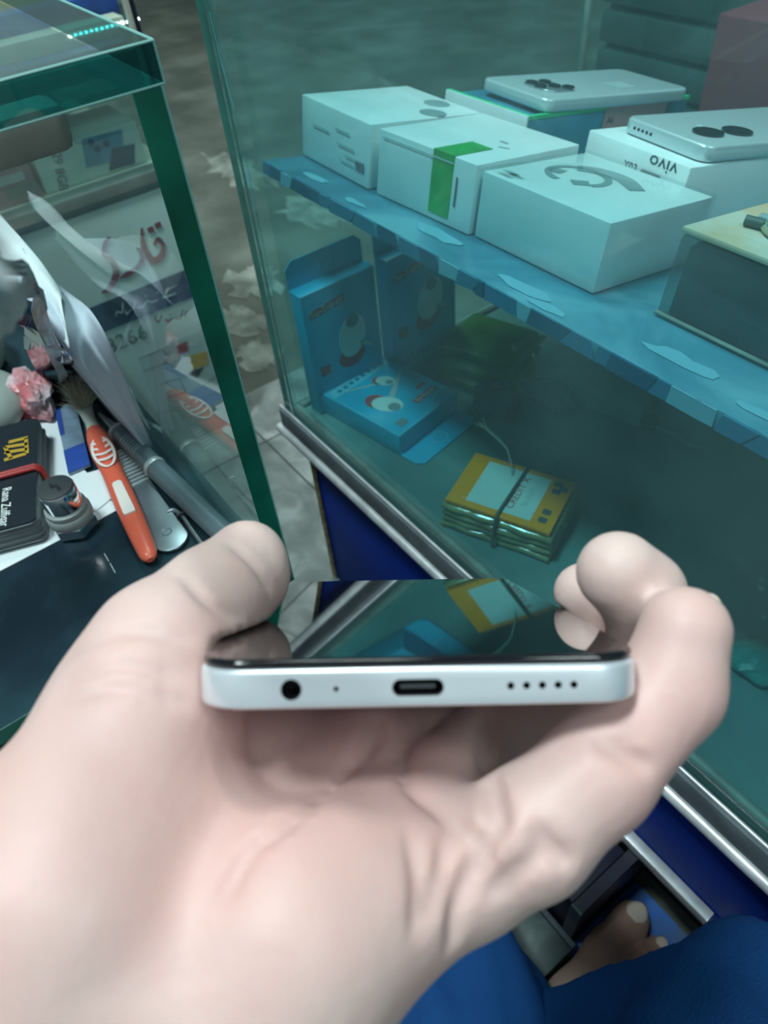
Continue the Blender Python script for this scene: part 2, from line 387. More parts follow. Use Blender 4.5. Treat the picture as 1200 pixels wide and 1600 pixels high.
def grid_me(fn, nu, nv, thick=0.0):
    vs = [tuple(fn(i / nu, j / nv)) for j in range(nv + 1) for i in range(nu + 1)]
    fs = [(j * (nu + 1) + i, j * (nu + 1) + i + 1, (j + 1) * (nu + 1) + i + 1, (j + 1) * (nu + 1) + i) for j in range(nv) for i in range(nu)]
    me = bpy.data.meshes.new('m'); me.from_pydata(vs, [], fs); me.update()
    if thick > 0:
        bm = bmesh.new(); bm.from_mesh(me); bmesh.ops.recalc_face_normals(bm, faces=bm.faces[:])
        bmesh.ops.solidify(bm, geom=bm.faces[:], thickness=thick); bm.to_mesh(me); bm.free()
    return me
from mathutils import noise as mnoise
def nz(p, s, seed=0): return mnoise.noise(Vector((p[0] * s + seed * 7.3, p[1] * s - seed * 3.1, p[2] * s + seed)))

# signed distance modelling for bodies
def rcone(X, a, b, ra, rb):
    a = np.array(a, np.float32); b = np.array(b, np.float32); ab = b - a; L2 = float(ab @ ab) + 1e-9
    d = X - a; t = np.clip((d @ ab) / L2, 0, 1)
    return np.sqrt(((d - t[..., None] * ab) ** 2).sum(-1)) - (ra + (rb - ra) * t)
def smin(a, b, k):
    h = np.clip(0.5 + 0.5 * (b - a) / k, 0, 1); return b + (a - b) * h - k * h * (1 - h)
def surface_nets(fn, lo, hi, h, chunk=24):
    lo = np.array(lo, np.float32); n = np.ceil((np.array(hi) - lo) / h).astype(int) + 1
    xs = [lo[i] + h * np.arange(n[i], dtype=np.float32) for i in range(3)]
    V = np.empty(n, np.float32)
    for i in range(0, n[0], chunk):
        g = np.stack(np.meshgrid(xs[0][i:i + chunk], xs[1], xs[2], indexing='ij'), -1)
        V[i:i + chunk] = fn(g.reshape(-1, 3)).reshape(g.shape[:3])
    V[0] = V[-1] = np.maximum(V[0], 1); V[:, 0] = np.maximum(V[:, 0], 1); V[:, -1] = np.maximum(V[:, -1], 1)
    V[:, :, 0] = np.maximum(V[:, :, 0], 1); V[:, :, -1] = np.maximum(V[:, :, -1], 1); V[0] = np.maximum(V[0], 1); V[-1] = np.maximum(V[-1], 1)
    c = n - 1; acc = np.zeros((*c, 3), np.float32); cnt = np.zeros(c, np.float32)
    sl = lambda o, ax: slice(o, o + c[ax])
    offs = [(0, 0, 0), (0, 0, 1), (0, 1, 0), (0, 1, 1), (1, 0, 0), (1, 0, 1), (1, 1, 0), (1, 1, 1)]
    for p in offs:
        for ax in range(3):
            if p[ax]: continue
            q = list(p); q[ax] = 1
            A = V[sl(p[0], 0), sl(p[1], 1), sl(p[2], 2)]; B = V[sl(q[0], 0), sl(q[1], 1), sl(q[2], 2)]
            m = (A < 0) != (B < 0)
            t = np.where(m, A / np.where(m, A - B, 1), 0)
            for k in range(3):
                acc[..., k] += np.where(m, p[k] + (t if k == ax else 0), 0)
            cnt += m
    mask = cnt > 0; idx = -np.ones(c, np.int64); idx[mask] = np.arange(mask.sum())
    cells = np.argwhere(mask); verts = lo + h * (cells + acc[mask] / cnt[mask][:, None])
    faces = []
    for ax in range(3):
        b, d = [(1, 2), (2, 0), (0, 1)][ax]
        s0 = [slice(1, -1)] * 3; s0[ax] = slice(0, n[ax] - 1); s1 = list(s0); s1[ax] = slice(1, n[ax])
        A = V[tuple(s0)]; B = V[tuple(s1)]
        for flip, m in ((False, (A < 0) & (B >= 0)), (True, (A >= 0) & (B < 0))):
            e = np.argwhere(m)
            if len(e) == 0: continue
            for k in range(3):
                if k != ax: e[:, k] += 1
            def I(db, dd):
                g = e.copy(); g[:, b] -= db; g[:, d] -= dd; return idx[g[:, 0], g[:, 1], g[:, 2]]
            q = np.stack([I(1, 1), I(0, 1), I(0, 0), I(1, 0)], 1)
            if flip: q = q[:, ::-1]
            faces.append(q)
    return verts, np.concatenate(faces)
def mesh_np(verts, faces):
    me = bpy.data.meshes.new('m'); me.from_pydata(verts.tolist(), [], faces.tolist()); me.update(); me.shade_smooth(); return me

# ================================================================== THE SETTING
FL = box('floor', (-3.2, -2.0, -0.05), (1.6, 2.3, 0.0), 'cement'); tag(FL, kind='structure')
tj = oz(435, 683, 0.0)
for i, (xa, xb) in enumerate(((tj[0] - 0.105, tj[0] - 0.001), (tj[0] + 0.001, tj[0] + 0.249), (tj[0] + 0.251, tj[0] + 0.50))):
    for j, (ya, yb) in enumerate(((0.02, 0.268), (0.27, 0.52))):
        box('tile', (xa, ya, 0.0), (xb, yb, 0.004), 'tile', FL, 0.0008)
rp = random.Random(9)
for ctr, rx, ry in (((372, 268), 0.16, 0.05), ((395, 440), 0.07, 0.05), ((380, 500), 0.06, 0.04), ((405, 555), 0.05, 0.035), ((490, 330), 0.10, 0.06)):
    c0 = oz(*ctr, 0.0)
    pts = [(c0[0] + rx * (0.55 + 0.6 * rp.random()) * math.cos(a), c0[1] + ry * (0.55 + 0.6 * rp.random()) * math.sin(a)) for a in np.linspace(0, 2 * math.pi, 34)[:-1]]
    poly('worn_cement_patch', pts, 0.0, 0.0012, 'cement_pale', FL)
o = box('wall_back', (-3.3, -2.0, 0), (-3.2, 2.4, 2.6), 'wall'); tag(o, kind='structure')
o = box('wall_right', (-3.2, 2.3, 0), (1.6, 2.4, 2.6), 'wall'); tag(o, kind='structure')
o = box('ceiling', (-3.3, -2.0, 2.6), (1.6, 2.4, 2.66), 'ceil'); tag(o, kind='structure')
for nm, L, sx, sy, lab in (('ceiling_lamp', LAMP1, 0.34, 0.34, 'square white light panel hanging above the counters'),
                           ('ceiling_lamp', LAMP2, 0.9, 0.2, 'long white light panel hanging near the back wall'),
                           ('ceiling_lamp', LAMP3, 0.9, 0.2, 'added fill light panel, out of view over the near end of the case')):
    t = thing(nm, lab, 'lamp', T(L[0], L[1], L[2]), 'ceiling light panels')
    box('housing', (-sx / 2 - 0.02, -sy / 2 - 0.02, 0.0), (sx / 2 + 0.02, sy / 2 + 0.02, 0.04), 'housing', t, 0.004)
    box('diffuser', (-sx / 2, -sy / 2, -0.004), (sx / 2, sy / 2, -0.0005), 'lampface', t)
    for s in (-1, 1): tube('suspension_wire', [(s * sx * 0.4, 0, 0.04), (s * sx * 0.4, 0, 2.6 - L[2])], 0.002, 'steel', t, 6)

# ================================================================== RIGHT DISPLAY CASE
X0, X1, YF, YB, ZB, ZT, G = -0.474, 0.62, 0.211, 0.545, 0.22, 0.725, 0.005
case = thing('display_case', 'large greenish glass display case with a sloping shelf on the right', 'display case', T(X0, YF, 0))
def cb(name, lo, hi, mat, bev=0.0): return box(name, tuple(a - b for a, b in zip(lo, (X0, YF, 0))), tuple(a - b for a, b in zip(hi, (X0, YF, 0))), mat, case, bev)
def glass_sheet(name, lo, hi, face_mat, edge_mat, parent, thin_axis):
    me = box_me(lo, hi); o = raw(name, me, [face_mat, edge_mat], parent)
    for p in me.polygons: p.material_index = 1 if abs(p.normal.x if thin_axis == 1 else p.normal.y) > 0.9 else 0
    return o
loc = lambda x, y, z: (x - X0, y - YF, z)
glass_sheet('front_glass', loc(X0 - 0.001, YF, ZB - 0.012), loc(X1, YF + G, ZT), 'case_glass', 'teal_edge', case, 1)
glass_sheet('side_glass', loc(X0, YF + G + 0.0006, ZB), loc(X0 + G, YB, ZT), 'clear_glass', 'teal_edge', case, 0)
glass_sheet('back_glass', loc(X0, YB + 0.0006, ZB), loc(X1, YB + G, ZT), 'clear_glass', 'teal_edge', case, 1)
cb('bottom_board', (X0, YF + G + 0.0006, ZB - 0.016), (X1, YB, ZB - 0.0005), 'case_floor')
cb('rubber_strip', (X0 - 0.002, YF - 0.006, ZB - 0.018), (X1, YF - 0.0005, ZB + 0.001), 'rubber_grey', 0.0008)
o = tube('aluminium_trim', [loc(X0 - 0.006, YF - 0.007, ZB - 0.0215), loc(X1, YF - 0.007, ZB - 0.0215)], 0.0042, 'alu', case, 10)
tube('aluminium_lip', [loc(X0 - 0.004, YF - 0.003, ZB + 0.002), loc(X1, YF - 0.003, ZB + 0.002)], 0.0012, 'alu', case, 8)
tube('sealant_bead', [loc(X0 + 0.006, YF + G + 0.003, ZB + 0.001), loc(X1, YF + G + 0.003, ZB + 0.001)], 0.0032, 'bead', case, 8)
tube('sealant_bead', [loc(X0 + G + 0.003, YF + G + 0.006, ZB + 0.001), loc(X0 + G + 0.003, YB - 0.002, ZB + 0.001)], 0.003, 'bead', case, 8)
tube('sealant_bead', [loc(X0 + G + 0.002, YF + G + 0.002, ZB + 0.003), loc(X0 + G + 0.002, YF + G + 0.002, ZT - 0.01)], 0.0012, 'panel_glass', case, 6)
tube('corner_seal', [loc(X0 + G + 0.002, YB - 0.002, ZB), loc(X0 + G + 0.002, YB - 0.002, ZT)], 0.003, 'bead', case, 6)

for pts in ([(327, 18), (345, 95), (366, 172)], [(386, 255), (400, 330), (415, 400)]):
    tube('scratch', [tuple(oy(u, v, YF - 0.0004) - np.array([X0, YF, 0])) for u, v in pts], 0.00014, 'cyan_pale', case, 5)
# base cabinet under the case
base = thing('cabinet_base', 'blue laminated cabinet base under the glass display case', 'cabinet', T(X0, YF, 0))
def bb(name, lo, hi, mat, bev=0.0): return box(name, tuple(a - b for a, b in zip(lo, (X0, YF, 0))), tuple(a - b for a, b in zip(hi, (X0, YF, 0))), mat, base, bev)
ep = bb('end_panel', (-0.4505, 0.2135, 0.0), (-0.4425, YB, ZB - 0.0265), 'blue_lam')
ce = bb('raw_chipboard_edge', (-0.4505, 0.2122, 0.0), (-0.4425, 0.2134, ZB - 0.0265), 'chip')
# chipped laminate flakes along the raw edge
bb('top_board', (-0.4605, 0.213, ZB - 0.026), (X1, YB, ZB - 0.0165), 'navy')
bb('fixed_front', (-0.442, 0.214, 0.0), (-0.2405, 0.226, ZB - 0.0265), 'blue_lam', 0.0006)
bb('drawer_front', (-0.24, 0.214, 0.094), (X1, 0.226, ZB - 0.0265), 'blue_lam', 0.001)
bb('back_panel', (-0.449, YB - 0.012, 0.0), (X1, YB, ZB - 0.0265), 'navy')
rl = bb('steel_rail', (-0.24, 0.2055, 0.0865), (0.0, 0.2138, 0.0965), 'alu', 0.0015)
bb('rail_end_clip', (-0.001, 0.2040, 0.0855), (0.012, 0.2138, 0.0975), 'chrome', 0.002)
tube('hinge_pin', [loc(0.018, 0.208, 0.089), loc(0.026, 0.210, 0.090), loc(0.050, 0.2125, 0.093)], 0.0042, 'chrome', base, 10)
bb('hinge_plate', (0.030, 0.2095, 0.078), (0.085, 0.2136, 0.092), 'steel', 0.0015)
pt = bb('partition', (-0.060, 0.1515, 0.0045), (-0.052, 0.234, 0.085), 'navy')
bb('recess_shade_block', (-0.235, 0.1515, 0.0045), (-0.0605, 0.2030, 0.085), 'navy', 0.001)  # dark block added to stand in for shade left of the partition
bb('recess_shade_panel', (-0.24, 0.2345, 0.0045), (X1, 0.242, 0.0935), 'navy')  # dark sheet standing in for the shaded recess behind the mat
bb('partition_edge', (-0.0602, 0.150, 0.0045), (-0.0518, 0.1514, 0.085), 'rubber_grey')

# floor covering by the foot
o = box('floor_mat', (-0.0505, 0.146, 0.0045), (0.16, 0.222, 0.009), 'mat_blue', None, 0.001)
tag(o, 'blue floor mat with grey worn patches under the bare foot', 'mat')
sp = frame((-0.08, 0.145, 0.0), (1, 0, 0), (0, 1, 0), (0, 0, 1))
t = thing('stone_step', 'dark marbled stone strip on the floor beside the bare foot', 'step', sp)
box('slab', (-0.30, -0.030, 0.0045), (0.034, -0.0005, 0.030), 'stone_dark', t, 0.001)
box('edge_trim', (-0.30, 0.0, 0.0045), (0.034, 0.004, 0.032), 'rubber_grey', t, 0.0008)

# ------------------------------------------------------------------ sloping shelf
shelf = thing('display_shelf', 'sloping shelf wrapped in glossy blue film inside the case', 'shelf', SHELF_M)
box('board', (0.0025, 0.0, -0.0085), (X1 - SO[0] - 0.01, 0.302, -0.0002), 'film', shelf, 0.0008)
x = 0.004; k = 0
r2 = random.Random(4)
while x < 0.62:
    wd = r2.uniform(0.006, 0.026); mt = r2.choice(['film_a', 'film_b', 'film_c', 'film_a', 'film_b'])
    sl = r2.uniform(-0.005, 0.005)
    pts = [(x, -0.0082), (x + wd, -0.0082 + r2.uniform(0, 0.0012)), (x + wd + sl, -0.0004), (x + sl * 0.3, -0.0004)]
    poly('film_fold', pts, 0.0, r2.uniform(0.0006, 0.0016), mt, shelf, frame((0, -0.0002, 0), (1, 0, 0), (0, 0, 1), (0, -1, 0)))
    x += wd * r2.uniform(0.75, 1.15); k += 1
for x, y, s in ((0.05, 0.012, 0.020), (0.165, 0.020, 0.03), (0.24, 0.012, 0.024), (0.262, 0.006, 0.018), (0.33, 0.02, 0.03), (0.1, 0.008, 0.016), (0.37, 0.012, 0.014)):
    pts = [(x + s * (0.5 + 0.3 * r2.random()) * math.cos(a), y + s * 0.22 * (0.6 + 0.6 * r2.random()) * math.sin(a)) for a in np.linspace(0, 2 * math.pi, 14)[:-1]]
    poly('film_wrinkle', pts, 0.0, 0.0003, 'film_b', shelf)

# ------------------------------------------------------------------ cartons on the shelf
def on_shelf(x, y, rz=0, z=0): return SHELF_M @ T(x, y, z + 0.0003) @ Rz(rz)
def carton(label, x, y, rz, wd, dp, ht, lidfrac=None, name='phone_carton', mat='carton', grp='white cartons on the sloping shelf'):
    t = thing(name, label, 'box', on_shelf(x, y, rz), grp)
    if lidfrac:
        box('tray', (0, 0, 0), (wd, dp, ht * lidfrac - 0.0003), mat, t, 0.0009)
        box('lid', (-0.0006, -0.0006, ht * lidfrac), (wd + 0.0006, dp + 0.0006, ht), mat, t, 0.001)
    else: box('body', (0, 0, 0), (wd, dp, ht), mat, t, 0.0011)
    return t
def front(x, z): return frame((x, -0.0008, z), (1, 0, 0), (0, 0, 1), (0, -1, 0))        # print on the near face
def top(x, y, h, a=0): return T(x, y, h + 0.0001) @ Rz(a)
HC = 0.0375
b1 = carton('white carton with two round grey prints on its lid, nearest the case end', 0.0035, 0.0310, -0.03, 0.0815, 0.088, HC)
for cx, cy in ((0.052, 0.074), (0.072, 0.055)): poly('round_print', circ(0.0095, 28, cx, cy, 0.0085), HC + 0.00005, HC + 0.0003, 'print_grey', b1)
for i, (px, pz, pw) in enumerate(((0.044, 0.026, 0.016), (0.046, 0.018, 0.020), (0.056, 0.013, 0.017), (0.016, 0.022, 0.02), (0.05, 0.009, 0.015))):
    poly('printed_line', [(0, 0), (pw, 0), (pw, 0.0016), (0, 0.0016)], 0, 0.0002, 'print_pale', b1, front(px, pz))
for i in range(7): poly('barcode_bar', [(0, 0), (0.0006 + 0.0004 * (i % 2), 0), (0.0006 + 0.0004 * (i % 2), 0.006), (0, 0.006)], 0, 0.0002, 'print_dark', b1, front(0.068 + i * 0.0015, 0.008))
b2 = carton('white carton with a bright green seal strip over its front edge', 0.0935, 0.0290, 0.06, 0.081, 0.088, HC)
box('green_seal', (0.0475, -0.0006, 0.004), (0.0640, 0.0000, HC + 0.0004), 'green_tape', b2)
box('green_seal', (0.0475, 0.0, HC), (0.0640, 0.030, HC + 0.0004), 'green_tape', b2)
poly('printed_line', [(0, 0), (0.001, 0), (0.001, 0.016), (0, 0.016)], 0, 0.0002, 'print_dark', b2, front(0.0675, 0.012))
poly('printed_mark', [(0, 0), (0.006, 0), (0.006, 0.0018), (0, 0.0018)], 0, 0.0002, 'print_grey', b2, top(0.054, 0.046, HC))
poly('printed_mark', [(0, 0), (0.005, 0.002), (0.006, 0.004), (0.001, 0.002)], 0, 0.0002, 'print_grey', b2, top(0.062, 0.036, HC))
poly('printed_line', [(0, 0), (0.06, 0), (0.06, 0.0008), (0, 0.0008)], 0, 0.0002, 'print_pale', b2, front(0.004, 0.0335))
b3 = carton('white carton printed with grey headphones, wrapped in shiny film', 0.1765, 0.0365, 0.01, 0.0870, 0.084, 0.0350)
# headphones print: band, cups, cable
hb = [(0.030 + 0.017 * math.cos(a), 0.042 + 0.015 * math.sin(a), 0.0042) for a in np.linspace(-0.5, 4.6, 16)]
strokes('headphone_print', [hb, [(0.020, 0.053, 0.010), (0.030, 0.060, 0.012), (0.046, 0.061, 0.011), (0.062, 0.052, 0.009)],
                            [(0.042, 0.031, 0.009), (0.036, 0.036, 0.010)], [(0.019, 0.034, 0.008), (0.017, 0.042, 0.009)]], 'print_grey', b3, top(0, 0, 0.035), 0.0002)
for i, (cx, cy) in enumerate(((0.006, 0.004), (0.010, 0.008), (0.004, 0.010))):
    poly('film_crease', [(cx, cy), (cx + 0.009, cy - 0.001), (cx + 0.012, cy + 0.0015), (cx + 0.004, cy + 0.003)], 0.0351, 0.0357, 'wrap_film', b3)
box('clear_film', (-0.0014, -0.0014, 0.0), (0.0884, 0.0854, 0.0366), 'wrap_film', b3, 0.0015)

b4 = carton('white carton with dark lettering, carrying the pale grey phone', 0.166, 0.131, -0.10, 0.078, 0.155, 0.044, None)
text('brand_print', 'vivo', 0.010, 'print_dark', b4, frame((0.060, -0.0003, 0.0405), (-1, 0, 0), (0, 0, -1), (0, -1, 0)), sx=1.25)
text('model_print', 'Y03', 0.0065, 'print_dark', b4, frame((0.038, -0.0003, 0.0335), (1, 0, 0), (0, 0, 1), (0, -1, 0)))
poly('print_pill', rrect(0.015, 0.005, 0.0015, 3), 0, 0.0002, 'print_dark', b4, front(0.054, 0.0325))
b5 = thing('phone_carton', 'teal and white carton with bright green edges under a silver phone', 'box', on_shelf(0.0435, 0.1235, 0.0), 'white cartons on the sloping shelf')
box('body', (0.0, 0.0015, 0.0), (0.0785, 0.172, 0.0397), 'teal_box', b5, 0.0006)
box('white_side', (-0.0003, 0, 0), (0.0788, 0.0014, 0.042), 'carton', b5)
box('green_edge_line', (0.0, 0.0015, 0.0398), (0.0788, 0.0040, 0.0422), 'green_line', b5)
box('green_edge_line', (0.0762, 0.0042, 0.0398), (0.0790, 0.172, 0.0422), 'green_line', b5)
box('pink_label', (0.0787, 0.076, 0.020), (0.0795, 0.145, 0.0423), 'pink_box', b5)
text('label_print', 'A6', 0.006, 'print_dark', b5, frame((0.0797, 0.083, 0.033), (0, 1, 0), (0, 0, 1), (1, 0, 0)))
b6 = carton('small white carton with faint print at the right edge of the frame', 0.296, 0.135, -0.05, 0.075, 0.10, 0.043)
for i in range(3): poly('printed_line', [(0, 0), (0.010, 0), (0.010, 0.0014), (0, 0.0014)], 0, 0.0002, 'print_grey', b6, front(0.006, 0.028 - i * 0.005))
b7 = thing('gadget_box', 'smoky plastic box with orange printed lid and a coiled cable', 'box', on_shelf(0.2935, 0.0480, 0.0), None)
box('smoky_tray', (0, 0, 0), (0.115, 0.095, 0.0385), 'smoke_plastic', b7, 0.002)
box('inner_card', (0.004, 0.004, 0.001), (0.111, 0.091, 0.034), 'junk', b7, 0.001)
box('printed_lid', (-0.0004, -0.0004, 0.039), (0.1154, 0.0954, 0.0420), 'orange_paper', b7, 0.001)
tube('bottom_rim', [(0, -0.0005, 0.0015), (0.115, -0.0005, 0.0015)], 0.0010, 'bead', b7, 6)
cb_ = thing('cable_coil', 'pale coiled charging cable lying on the orange lid', 'cable', on_shelf(0.3395, 0.0840, 0.2, 0.0423))
for i in range(4):
    tube('cable_loop', [((0.026 - 0.0018 * i) * math.cos(a), (0.017 - 0.001 * i) * math.sin(a), 0.0016 + 0.0008 * i) for a in np.linspace(0, 2 * math.pi, 30)[:-1]], 0.0013, ['cable', 'print_grey', 'cable', 'dark_band'][i], cb_, 6, True)
tube('plug', [(-0.030, 0.004, 0.0025), (-0.022, 0.002, 0.0025)], 0.0026, 'print_grey', cb_, 8)
tube('plug', [(-0.034, -0.004, 0.0025), (-0.026, -0.003, 0.0025)], 0.0024, 'dark_band', cb_, 8)

def phone_body(name, wd, ln, th, r, mat_frame, mat_back, parent):
    poly(name, rrect(wd, ln, r, 8, wd / 2, ln / 2), 0, th, mat_frame, parent, None, 0.0014)
p1 = thing('smartphone', 'silver phone with a ring of camera lenses on the teal carton', 'phone', on_shelf(0.0540, 0.1445, -0.08, 0.0425), 'phones shown on cartons')
poly('back_shell', rrect(0.069, 0.138, 0.008, 8, 0.0345, 0.069), 0, 0.0078, 'silver_back', p1, None, 0.0016)
isl = poly('camera_island', rrect(0.030, 0.024, 0.008, 8, 0.039, 0.026), 0.0079, 0.0090, 'silver', p1, None, 0.0004)
for i, (cx, cy) in enumerate(((0.030, 0.020), (0.041, 0.018), (0.031, 0.031), (0.043, 0.029), (0.049, 0.036))):
    lathe('camera_lens', [(0.0042, 0.0091), (0.0042, 0.0102), (0.0034, 0.0104), (0.0030, 0.0099)], 'black_gloss', p1, T(cx, cy, 0), 18)
poly('etched_mark', [(0.038, 0.078), (0.056, 0.078), (0.056, 0.096), (0.038, 0.096)], 0.0079, 0.0081, 'carton_grey', p1)
p2 = thing('smartphone', 'pale grey phone with two dark camera lenses on the lettered carton', 'phone', on_shelf(0.1775, 0.1455, -0.17, 0.0445), 'phones shown on cartons')
poly('back_shell', rrect(0.067, 0.136, 0.008, 8, 0.0335, 0.068), 0, 0.0085, 'silver_back', p2, None, 0.0018)
for i, (cx, cy) in enumerate(((0.045, 0.022), (0.047, 0.043))):
    lathe('camera_lens', [(0.0088, 0.0086), (0.0088, 0.0098), (0.0078, 0.0102), (0.0070, 0.0098)], 'black_gloss', p2, T(cx, cy, 0), 24)
for i in range(5): lathe('speaker_hole', [(0.0009, 0), (0.0009, 0.0003)], 'hole', p2, frame((0.011 + i * 0.0034, -0.0001, 0.0043), (1, 0, 0), (0, 0, 1), (0, -1, 0)), 10)
poly('flash', circ(0.0018, 14, 0.031, 0.030), 0.0086, 0.0088, 'print_pale', p2)

# ------------------------------------------------------------------ goods on the case floor
def earphone_box(label, mat4, wd, ht, th, dark=False):
    """hang-tab carton, printed face up (+z), long side +y; tab beyond +y"""
    t = thing('earphone_box', label, 'box', mat4, 'light blue hang-tab boxes in the case')
    box('body', (0, 0, 0), (wd, ht, th), 'cyan', t, 0.0006)
    poly('hang_tab', [(0, ht), (wd, ht), (wd, ht + 0.016), (wd - 0.006, ht + 0.022), (0.006, ht + 0.022), (0, ht + 0.016)], 0.0, 0.0008, 'cyan', t)
    o = tube('tab_hole_ring', [(wd / 2 + 0.0062 * math.cos(a), ht + 0.0105 + 0.0062 * math.sin(a), 0.0010) for a in np.linspace(0, 2 * math.pi, 25)[:-1]], 0.0004, 'cyan_pale', t, 6, True)
    zt = th + 0.0001
    for a, b in (((0.0012, 0.0012), (wd - 0.0012, 0.002)), ((0.0012, ht - 0.002), (wd - 0.0012, ht - 0.0012)), ((0.0012, 0.002), (0.002, ht - 0.002)), ((wd - 0.002, 0.002), (wd - 0.0012, ht - 0.002))):
        box('border_line', (*a, zt), (*b, zt + 0.0001), 'cyan_pale', t)
    poly('pale_panel', [(0.003, 0.003), (wd - 0.003, 0.003), (wd - 0.003, ht * 0.20), (0.003, ht * 0.16)], zt, zt + 0.0001, 'cyan_pale', t)
    text('title_print', 'AIRPHONE', wd * 0.18, 'cyan_dark', t, T(wd / 2, ht * 0.10, zt + 0.0002))
    poly('logo_plate', [(wd * 0.08, ht * 0.80), (wd * 0.55, ht * 0.84), (wd * 0.55, ht * 0.90), (wd * 0.08, ht * 0.86)], zt, zt + 0.0002, 'print_red', t)
    text('logo_print', 'Su-Super', wd * 0.115, 'print_white', t, T(wd * 0.31, ht * 0.85, zt + 0.0003) @ Rz(0.12), sx=1.1)
    poly('badge', [(wd * 0.10, ht * 0.32), (wd * 0.24, ht * 0.32), (wd * 0.24, ht * 0.40), (wd * 0.10, ht * 0.40)], zt, zt + 0.0002, 'print_red', t)
    # the pictured earbud: red ring, white body, dark grille
    c, s = math.cos(0.3), math.sin(0.3)
    def el(cx, cy, rx, ry, a):
        return [(cx + rx * math.cos(q) * math.cos(a) - ry * math.sin(q) * math.sin(a), cy + rx * math.cos(q) * math.sin(a) + ry * math.sin(q) * math.cos(a)) for q in np.linspace(0, 2 * math.pi, 25)[:-1]]
    poly('earbud_print_ring', el(wd * 0.56, ht * 0.38, wd * 0.19, ht * 0.09, 0.1), zt, zt + 0.0002, 'print_red', t)
    poly('earbud_print_body', el(wd * 0.60, ht * 0.54, wd * 0.19, ht * 0.17, -0.25), zt, zt + 0.0003, 'print_white', t)
    poly('earbud_print_grille', el(wd * 0.62, ht * 0.66, wd * 0.09, ht * 0.05, -0.25), zt, zt + 0.0004, 'print_grey', t)
    strokes('earbud_print_stem', [[(wd * 0.70, ht * 0.46, wd * 0.08), (wd * 0.86, ht * 0.40, wd * 0.04)]], 'print_pale', t, T(), zt + 0.0003)
    return t
def stand(x, y, lean=0.0, dz=0.0, yaw=0.0):   # upright, printed face towards +X
    return T(x, y, ZB + dz) @ Rz(yaw) @ Ry(-lean) @ frame((0, 0, 0), (0, 1, 0), (0, 0, 1), (1, 0, 0))
earphone_box('light blue box standing upright in the case corner, leftmost', stand(-0.460, 0.229, 0.02), 0.0700, 0.112, 0.016)
earphone_box('light blue box standing upright in shade behind the leftmost one', stand(-0.459, 0.309, 0.01, 0, 0.03), 0.074, 0.112, 0.016)
# lying box: printed face up, tab towards +X (viewer)
lie = thing('earphone_box', 'light blue box lying flat in the case corner, tab towards viewer', 'box',
            T(-0.444, 0.2335, ZB) @ Rz(math.radians(10)), 'light blue hang-tab boxes in the case')
LW, LD, LH = 0.088, 0.072, 0.020
box('body', (0, 0, 0), (LW, LD, LH), 'cyan', lie, 0.0006)
poly('hang_tab', [(LW, 0.0), (LW + 0.016, 0.0), (LW + 0.022, 0.005), (LW + 0.022, LD - 0.005), (LW + 0.016, LD), (LW, LD)], 0.0, 0.0008, 'cyan', lie)
tube('tab_hole_ring', [(LW + 0.011 + 0.006 * math.cos(a), LD * 0.5 + 0.007 * math.sin(a), 0.0010) for a in np.linspace(0, 2 * math.pi, 25)[:-1]], 0.0004, 'cyan_pale', lie, 6, True)
zt = LH + 0.0001
for a, b in (((0.001, 0.001), (LW - 0.001, 0.0018)), ((0.001, LD - 0.0018), (LW - 0.001, LD - 0.001)), ((0.001, 0.0018), (0.0018, LD - 0.0018)), ((LW - 0.0018, 0.0018), (LW - 0.001, LD - 0.0018))):
    box('border_line', (*a, zt), (*b, zt + 0.0001), 'cyan_pale', lie)
poly('pale_panel', [(0.003, 0.003), (0.013, 0.003), (0.016, LD - 0.003), (0.003, LD - 0.003)], zt, zt + 0.0001, 'cyan_pale', lie)
strokes('title_print', [[(0.009, 0.01 + 0.007 * i, 0.004), (0.009, 0.014 + 0.007 * i, 0.004)] for i in range(8)], 'cyan_dark', lie, T(), zt + 0.0002)
def ell(cx, cy, rx, ry, a): return [(cx + rx * math.cos(q) * math.cos(a) - ry * math.sin(q) * math.sin(a), cy + rx * math.cos(q) * math.sin(a) + ry * math.sin(q) * math.cos(a)) for q in np.linspace(0, 2 * math.pi, 25)[:-1]]
poly('earbud_print_ring', ell(0.043, 0.021, 0.010, 0.0085, 0.2), zt, zt + 0.0002, 'print_red', lie)
poly('earbud_print_body', ell(0.053, 0.024, 0.0135, 0.0095, 0.45), zt, zt + 0.0003, 'print_white', lie)
poly('earbud_print_grille', ell(0.060, 0.025, 0.0055, 0.0050, 0.3), zt, zt + 0.0004, 'print_grey', lie)
poly('earbud_print_body', ell(0.030, 0.046, 0.0085, 0.0065, 0.4), zt, zt + 0.0003, 'print_white', lie)
poly('earbud_print_grille', ell(0.034, 0.047, 0.0035, 0.0030, 0.3), zt, zt + 0.0004, 'print_grey', lie)
poly('earbud_print_ring', ell(0.026, 0.043, 0.0065, 0.0055, 0.4), zt, zt + 0.0002, 'print_red', lie)
strokes('light_ray_print', [[(0.012, 0.012, 0.0012), (0.028, 0.040, 0.003)], [(0.050, 0.032, 0.006), (0.030, 0.066, 0.002)]], 'print_pale', lie, T(), zt + 0.0002)
poly('logo_plate', [(0.066, 0.040), (0.072, 0.040), (0.072, 0.066), (0.066, 0.066)], zt, zt + 0.0002, 'print_red', lie)
text('logo_print', 'Su-Super', 0.0062, 'print_white', lie, T(0.069, 0.053, zt + 0.0003) @ Rz(math.pi / 2), sx=1.0)
poly('badge', [(0.056, 0.055), (0.060, 0.055), (0.060, 0.065), (0.056, 0.065)], zt, zt + 0.0002, 'print_red', lie)
poly('badge', [(0.074, 0.010), (0.082, 0.010), (0.082, 0.019), (0.074, 0.019)], zt, zt + 0.0002, 'print_grey', lie)

